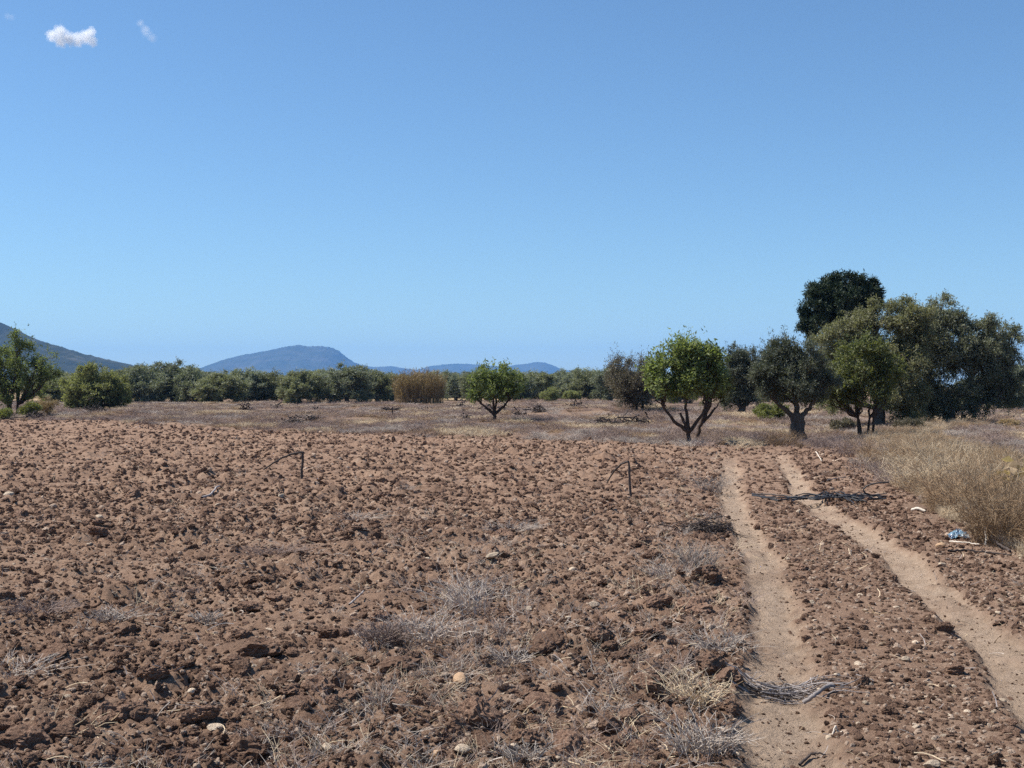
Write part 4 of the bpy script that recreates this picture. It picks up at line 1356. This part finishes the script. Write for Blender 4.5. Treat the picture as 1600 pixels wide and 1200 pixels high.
path_obj('stick', [(1275, 714, 0.12), (1279, 718, 0.08), (1284, 722, 0.02)], (0.014, 0.009), 'pale_wood', 'pale broken stick standing near the end of the track', 'stick', None, 6, 0.004, 8)
path_obj('stick', [(1155, 690, 0.02), (1190, 691, 0.05), (1225, 693, 0.02)], (0.02, 0.015), 'dark_twig', 'thin dark branch lying across the end of the track', 'stick', None, 6, 0.006, 9)
path_obj('stick', [(1250, 1172, 0.01), (1268, 1166, 0.02), (1290, 1168, 0.01)], (0.008, 0.004), 'dark_twig', 'small dark stick lying on the left rut near the bottom', 'stick', None, 6, 0.003, 10)
path_obj('stick', [(1205, 1189, 0.01), (1225, 1191, 0.015), (1255, 1190, 0.01)], (0.007, 0.005), 'dark_twig', 'thin dark stick lying on the left rut at the bottom edge', 'stick', None, 6, 0.003, 11)
path_obj('stick', [(1300, 1144, 0.01), (1306, 1142, 0.05), (1308, 1141, 0.012), (1316, 1144, 0.01)], (0.005, 0.004), 'pale_wood', 'tiny pale bent twig between the ruts near the bottom', 'stick', None, 5, 0.001, 12)
path_obj('stick', [(545, 952, 0.02), (556, 946, 0.05), (568, 940, 0.06)], (0.008, 0.006), 'grey_twig', 'pale grey twig sticking up left of the weedy strip', 'stick', None, 5, 0.002, 13)
path_obj('stick', [(1262, 757, 0.02), (1300, 753, 0.04), (1322, 748, 0.03)], (0.012, 0.008), 'grey_twig', 'thin grey stick lying above the hose bundle', 'stick', None, 5, 0.003, 14)


def hose_bundle():
    rr = np.random.default_rng(51)
    x0, d0 = ground_at(1290, 783)
    e = link('hose_bundle', None, None, 'bundle of thin black hoses lying across the right wheel rut, one end looping up', 'hose', None, None, (x0, d0, 0))
    lines = []
    for k in range(16):
        j = rr.normal(size=6) * 3.6
        a, b = (1175, 1385) if k < 4 else (1225 + rr.random() * 50, 1330 + rr.random() * 55)
        xs = np.linspace(a, b, 6)
        ys = np.interp(xs, [1175, 1215, 1260, 1290, 1330, 1385], [779, 783, 785, 781, 785, 780]) + j * 0.8
        P = []
        for q, (px, py) in enumerate(zip(xs, ys)):
            xx, dd = ground_at(px, py)
            P.append((xx - x0, dd - d0, max(H1(xx, dd), 0.0) + 0.045 + rr.random() * 0.05 * math.sin(math.pi * (q + .3) / 5.6)))
        P = np.array(P)
        t = np.linspace(0, 5, 22)
        lines.append(np.stack([np.interp(t, np.arange(6), P[:, c]) for c in range(3)], 1))
    for k, L in enumerate(lines):
        L[1:-1] += rr.normal(size=(20, 3)) * 0.008
        v, f = tubes(L[None], np.full((1, 22), 0.0085), 7)
        link('hose', mk_mesh('hose', v, f, True, None, M['hose']), e)
    s = d0 / FPX
    kn = np.array([(1385, 0.02), (1362, 0.03), (1352, 0.07), (1350, 0.12), (1355, 0.17), (1364, 0.205), (1376, 0.225), (1388, 0.23)])
    t = np.linspace(0, 7, 24)
    L = np.stack([(np.interp(t, np.arange(8), kn[:, 0]) - 1290) * s, 0.04 * np.sin(t * 0.6), np.interp(t, np.arange(8), kn[:, 1]) + 0.04 + max(H1(x0 + 0.6, d0), 0)], -1)
    v, f = tubes(L[None], np.full((1, 24), 0.011), 7)
    link('hose', mk_mesh('hose_loop', v, f, True, None, M['hose']), e)


hose_bundle()


def twig_heap(name, px, py, wpx, hpx, n, mat, r, label, cat, group=None, seed=0, flat=True, up=0.25, curve=None):
    x0, d0 = ground_at(px, py)
    s = d0 / FPX
    w, h = wpx * s, hpx * s
    rr = np.random.default_rng(seed)
    c = np.stack([rr.normal(size=n) * w * 0.25, rr.normal(size=n) * w * 0.14, np.abs(rr.normal(size=n)) * h * 0.3], 1)
    if curve:
        c[:, 1] += curve * (c[:, 0] / w) ** 2
        c[:, 1] -= 0.5 * c[:, 0] * 0.35
    a = rr.normal(size=n) * (0.75 if flat else 1.2)
    dv = np.stack([np.cos(a), np.sin(a), rr.normal(size=n) * up], 1) * (w * (0.10 + 0.20 * rr.random((n, 1))))
    K = 5
    t = np.linspace(-1, 1, K)
    bend = rr.normal(size=(n, 3)) * w * 0.03
    P = c[:, None, :] + dv[:, None, :] * t[None, :, None] + bend[:, None, :] * (t ** 2)[None, :, None] + rr.normal(size=(n, K, 3)) * w * 0.006
    gx, gy = P[..., 0].ravel() + x0, P[..., 1].ravel() + d0
    gz = height(gx, gy).reshape(n, K)
    P[..., 2] = np.maximum(P[..., 2], 0.004) + gz
    R = np.linspace(1, 0.4, K)[None] * r * (0.5 + rr.random((n, 1)))
    v, f = tubes(P, R, 5)
    return link(name, mk_mesh(name, v, f, True, None, M[mat]), None, label, cat, group, None, (x0, d0, 0))


e = twig_heap('twig_pile', 1225, 1066, 190, 20, 75, 'grey_twig', 0.0036, 'pile of grey prunings lying across the left wheel rut', 'brushwood', None, 61, True, 0.08, 0.25)
twig_heap('twig_pile', 1215, 1068, 150, 18, 45, 'dark_twig', 0.0036, 'dark twigs tangled in the grey prunings on the left rut', 'brushwood', None, 62, True, 0.08, 0.25)
path_obj('stick', [(1256, 1084, 0.03), (1272, 1086, 0.05), (1290, 1080, 0.05), (1304, 1075, 0.03)], (0.013, 0.010), 'grey_twig', 'thick bent grey branch at the right end of the prunings', 'stick', None, 7, 0.002, 15)
twig_heap('twig_pile', 1105, 832, 80, 26, 130, 'dark_twig', 0.006, 'dark tangled twig clump at the left rim of the left rut', 'brushwood', None, 63, True, 0.10)


def brush_pile(px, py, wpx, hpx, n, label, seed, mat='dark_twig'):
    x0, d0 = ground_at(px, py)
    s = d0 / FPX
    w, h = wpx * s, hpx * s
    rr = np.random.default_rng(seed)
    c = np.stack([rr.normal(size=n) * w * 0.2, rr.normal(size=n) * w * 0.12, np.abs(rr.normal(size=n)) * h * 0.3], 1)
    dv = rsphere(n, rr) * np.array([1, 0.7, 0.6]) * (w * (0.08 + 0.16 * rr.random((n, 1))))
    t = np.linspace(-1, 1, 4)
    P = c[:, None, :] + dv[:, None, :] * t[None, :, None] + rr.normal(size=(n, 4, 3)) * w * 0.012
    P[..., 2] = np.clip(P[..., 2], -0.02, h * 1.15) + H1(x0, d0)
    R = np.linspace(1, 0.45, 4)[None] * (0.012 + 0.03 * rr.random((n, 1)) ** 2) * (d0 / 55)
    v, f = tubes(P, R, 5)
    link('brush_pile', mk_mesh('brush_pile', v, f, True, None, M[mat]), None, label, 'brushwood', 'dark brushwood heaps beyond the field', None, (x0, d0, 0))


BR = [
    (460, 664, 34, 12, 90, 'dark brush heap beyond the field below the mountain summit, left lump of two'),
    (487, 661, 26, 14, 80, 'dark brush heap beside the left lump, taller and rounder'),
    (727, 658, 22, 10, 50, 'small dark brush heap left of the lone almond\'s trunk'),
    (760, 647, 20, 14, 50, 'dark brush heap behind the lone almond\'s trunk'),
    (785, 646, 16, 12, 40, 'dark root stump right of the lone almond\'s trunk'),
    (812, 653, 24, 14, 60, 'dark brush heap right of the lone almond'),
    (840, 650, 26, 14, 60, 'spiky dark brush heap right of the first one beside the lone almond'),
    (948, 667, 40, 16, 90, 'dark brushwood heap in front of the stony bank'),
    (988, 664, 50, 14, 90, 'long dark brushwood heap under the half-bare tree'),
    (905, 645, 36, 12, 60, 'fallen dark branch on the bank left of the half-bare tree'),
    (720, 637, 16, 16, 40, 'upright dark stump between the reeds and the lone almond'),
    (432, 639, 18, 8, 30, 'tiny dark heap in the weeds left of the dark brush heaps'),
    (494, 641, 16, 7, 30, 'tiny dark heap in the weeds above the dark brush heaps'),
    (663, 640, 14, 5, 24, 'tiny dark heap in front of the reed clump'),
    (382, 641, 24, 14, 40, 'wispy dark dead plant in the weeds below the mountain\'s left slope'),
    (55, 655, 44, 12, 80, 'dark brush heap in front of the dry tan bush at the left'),
    (148, 645, 34, 13, 60, 'mauve heap of earth and brush below the rounded yellow-green tree'),
]
for k, (px, py, w, h, n, lab) in enumerate(BR):
    brush_pile(px, py, w * 1.15, h * 1.5, n, lab, 900 + k)


# crumpled plastic wrapper
def wrapper():
    m, t, n, l = nmat('wrapper_plastic')
    g = n.new('ShaderNodeTexCoord').outputs['Object']
    q = noise_node(n, l, 14, 3, 0.5, g)
    c = ramp(n, [(0.38, (0.08, 0.13, 0.22)), (0.5, (0.22, 0.36, 0.45)), (0.62, (0.55, 0.58, 0.58))])
    l.new(q.outputs[0], c.inputs[0])
    finish(m, t, n, l, c.outputs[0], 0.22, None, spec=0.6)
    x, d = ground_at(1497, 842)
    nn = 22
    u, w = np.meshgrid(np.linspace(-1, 1, nn), np.linspace(-1, 1, nn), indexing='ij')
    zz = 0.10 * np.clip(1 - 0.7 * (u ** 2 + w ** 2), 0, 1) + 0.05 * np.abs(pnoise(u * 3, w * 3, 5)) + 0.03 * pnoise(u * 7, w * 7, 6) - 0.01
    V = np.stack([u * 0.11 * (1 + 0.2 * pnoise(w * 3, u * 2, 8)), w * 0.08, zz * 0.75], -1).reshape(-1, 3)
    r, cc = np.meshgrid(np.arange(nn - 1), np.arange(nn - 1), indexing='ij')
    f = np.stack([r * nn + cc, (r + 1) * nn + cc, (r + 1) * nn + cc + 1, r * nn + cc + 1], -1).reshape(-1, 4)
    link('plastic_wrapper', mk_mesh('plastic_wrapper', V, f, False, None, m), None, 'crumpled shiny blue and white plastic wrapper beside the track', 'litter', None, None, (x, d, H1(x, d) + 0.01))


wrapper()


# ------------------------------------------------------------------ clouds
def cloud(name, lobes, label, dens, dist=5200.0, seed=0):
    s = dist / FPX
    px = np.mean([q[0] for q in lobes])
    py = np.mean([q[1] for q in lobes])
    loc = ((px - CX) * s, dist, CAM_H + (HOR - py) * s)
    m, t, n, l = nmat(name + '_vapour')
    g = n.new('ShaderNodeTexCoord').outputs['Object']
    rr = random.Random(seed)
    prev = None
    ext = [0, 0]
    for (a, b, r1) in lobes:
        c = ((a - px) * s, rr.uniform(-6, 6), (py - b) * s)
        ext = [max(ext[0], abs(c[0]) + r1 * s * 1.5), max(ext[1], abs(c[2]) + r1 * s * 1.5)]
        dn = n.new('ShaderNodeVectorMath')
        dn.operation = 'DISTANCE'
        l.new(g, dn.inputs[0])
        dn.inputs[1].default_value = c
        mr = n.new('ShaderNodeMapRange')
        mr.inputs[1].default_value = 0
        mr.inputs[2].default_value = r1 * s * 1.3
        mr.inputs[3].default_value = 1
        mr.inputs[4].default_value = 0
        l.new(dn.outputs['Value'], mr.inputs[0])
        if prev is None:
            prev = mr.outputs[0]
        else:
            mx = n.new('ShaderNodeMath')
            mx.operation = 'MAXIMUM'
            l.new(prev, mx.inputs[0])
            l.new(mr.outputs[0], mx.inputs[1])
            prev = mx.outputs[0]
    q = noise_node(n, l, 1 / (9.0 * s), 5, 0.6, g)
    a1 = n.new('ShaderNodeMath')
    a1.operation = 'MULTIPLY_ADD'
    l.new(q.outputs[0], a1.inputs[0])
    a1.inputs[1].default_value = 1.25
    a1.inputs[2].default_value = -0.82
    a2 = n.new('ShaderNodeMath')
    a2.operation = 'ADD'
    l.new(prev, a2.inputs[0])
    l.new(a1.outputs[0], a2.inputs[1])
    a3 = n.new('ShaderNodeMapRange')
    a3.inputs[1].default_value = 0.0
    a3.inputs[2].default_value = 0.55
    a3.inputs[3].default_value = 0.0
    a3.inputs[4].default_value = dens
    l.new(a2.outputs[0], a3.inputs[0])
    pv = n.new('ShaderNodeVolumePrincipled')
    pv.inputs['Color'].default_value = (0.97, 0.97, 0.98, 1)
    pv.inputs['Anisotropy'].default_value = 0.45
    l.new(a3.outputs[0], pv.inputs['Density'])
    o = n.new('ShaderNodeOutputMaterial')
    l.new(pv.outputs[0], o.inputs['Volume'])
    v, f = ICO2
    ex = np.array([ext[0] * 1.1, 18 * s, ext[1] * 1.15])
    link(name, mk_mesh(name, v * ex, f, True, None, m), None, label, 'cloud', 'small clouds in the sky', None, loc)


cloud('cloud', [(84, 56, 11), (93, 50, 12), (94, 62, 12), (108, 60, 12), (122, 62, 12), (135, 58, 12), (141, 50, 9), (144, 64, 9)], 'small bright white cloud with two upturned ends', 0.05, seed=1)
cloud('cloud', [(219, 36, 7), (225, 44, 8), (230, 52, 8), (238, 60, 8)], 'thin slanting wisp of cloud right of the white one', 0.010, seed=2)
cloud('cloud', [(12, 25, 6), (18, 27, 6)], 'very faint scrap of cloud in the upper left corner', 0.005, seed=3)

# ------------------------------------------------------------------ haze
hm = bpy.data.materials.new('haze')
hm.use_nodes = True
ht = hm.node_tree
ht.nodes.clear()
pv = ht.nodes.new('ShaderNodeVolumePrincipled')
pv.inputs['Color'].default_value = (0.21, 0.50, 1.0, 1)
pv.inputs['Density'].default_value = 0.000075
pv.inputs['Anisotropy'].default_value = 0.0
ho = ht.nodes.new('ShaderNodeOutputMaterial')
ht.links.new(pv.outputs[0], ho.inputs['Volume'])
a, b, z0, z1 = 13500, 13500, -1.6, 420
hv = [(x, y, z) for z in (z0, z1) for y in (-b, b) for x in (-a, a)]
hf = [(0, 2, 3, 1), (4, 5, 7, 6), (0, 1, 5, 4), (2, 6, 7, 3), (0, 4, 6, 2), (1, 3, 7, 5)]
link('haze', mk_mesh('haze', hv, hf, False, None, hm), None, 'thin blue haze in the air over the plain', 'haze', None, 'stuff')
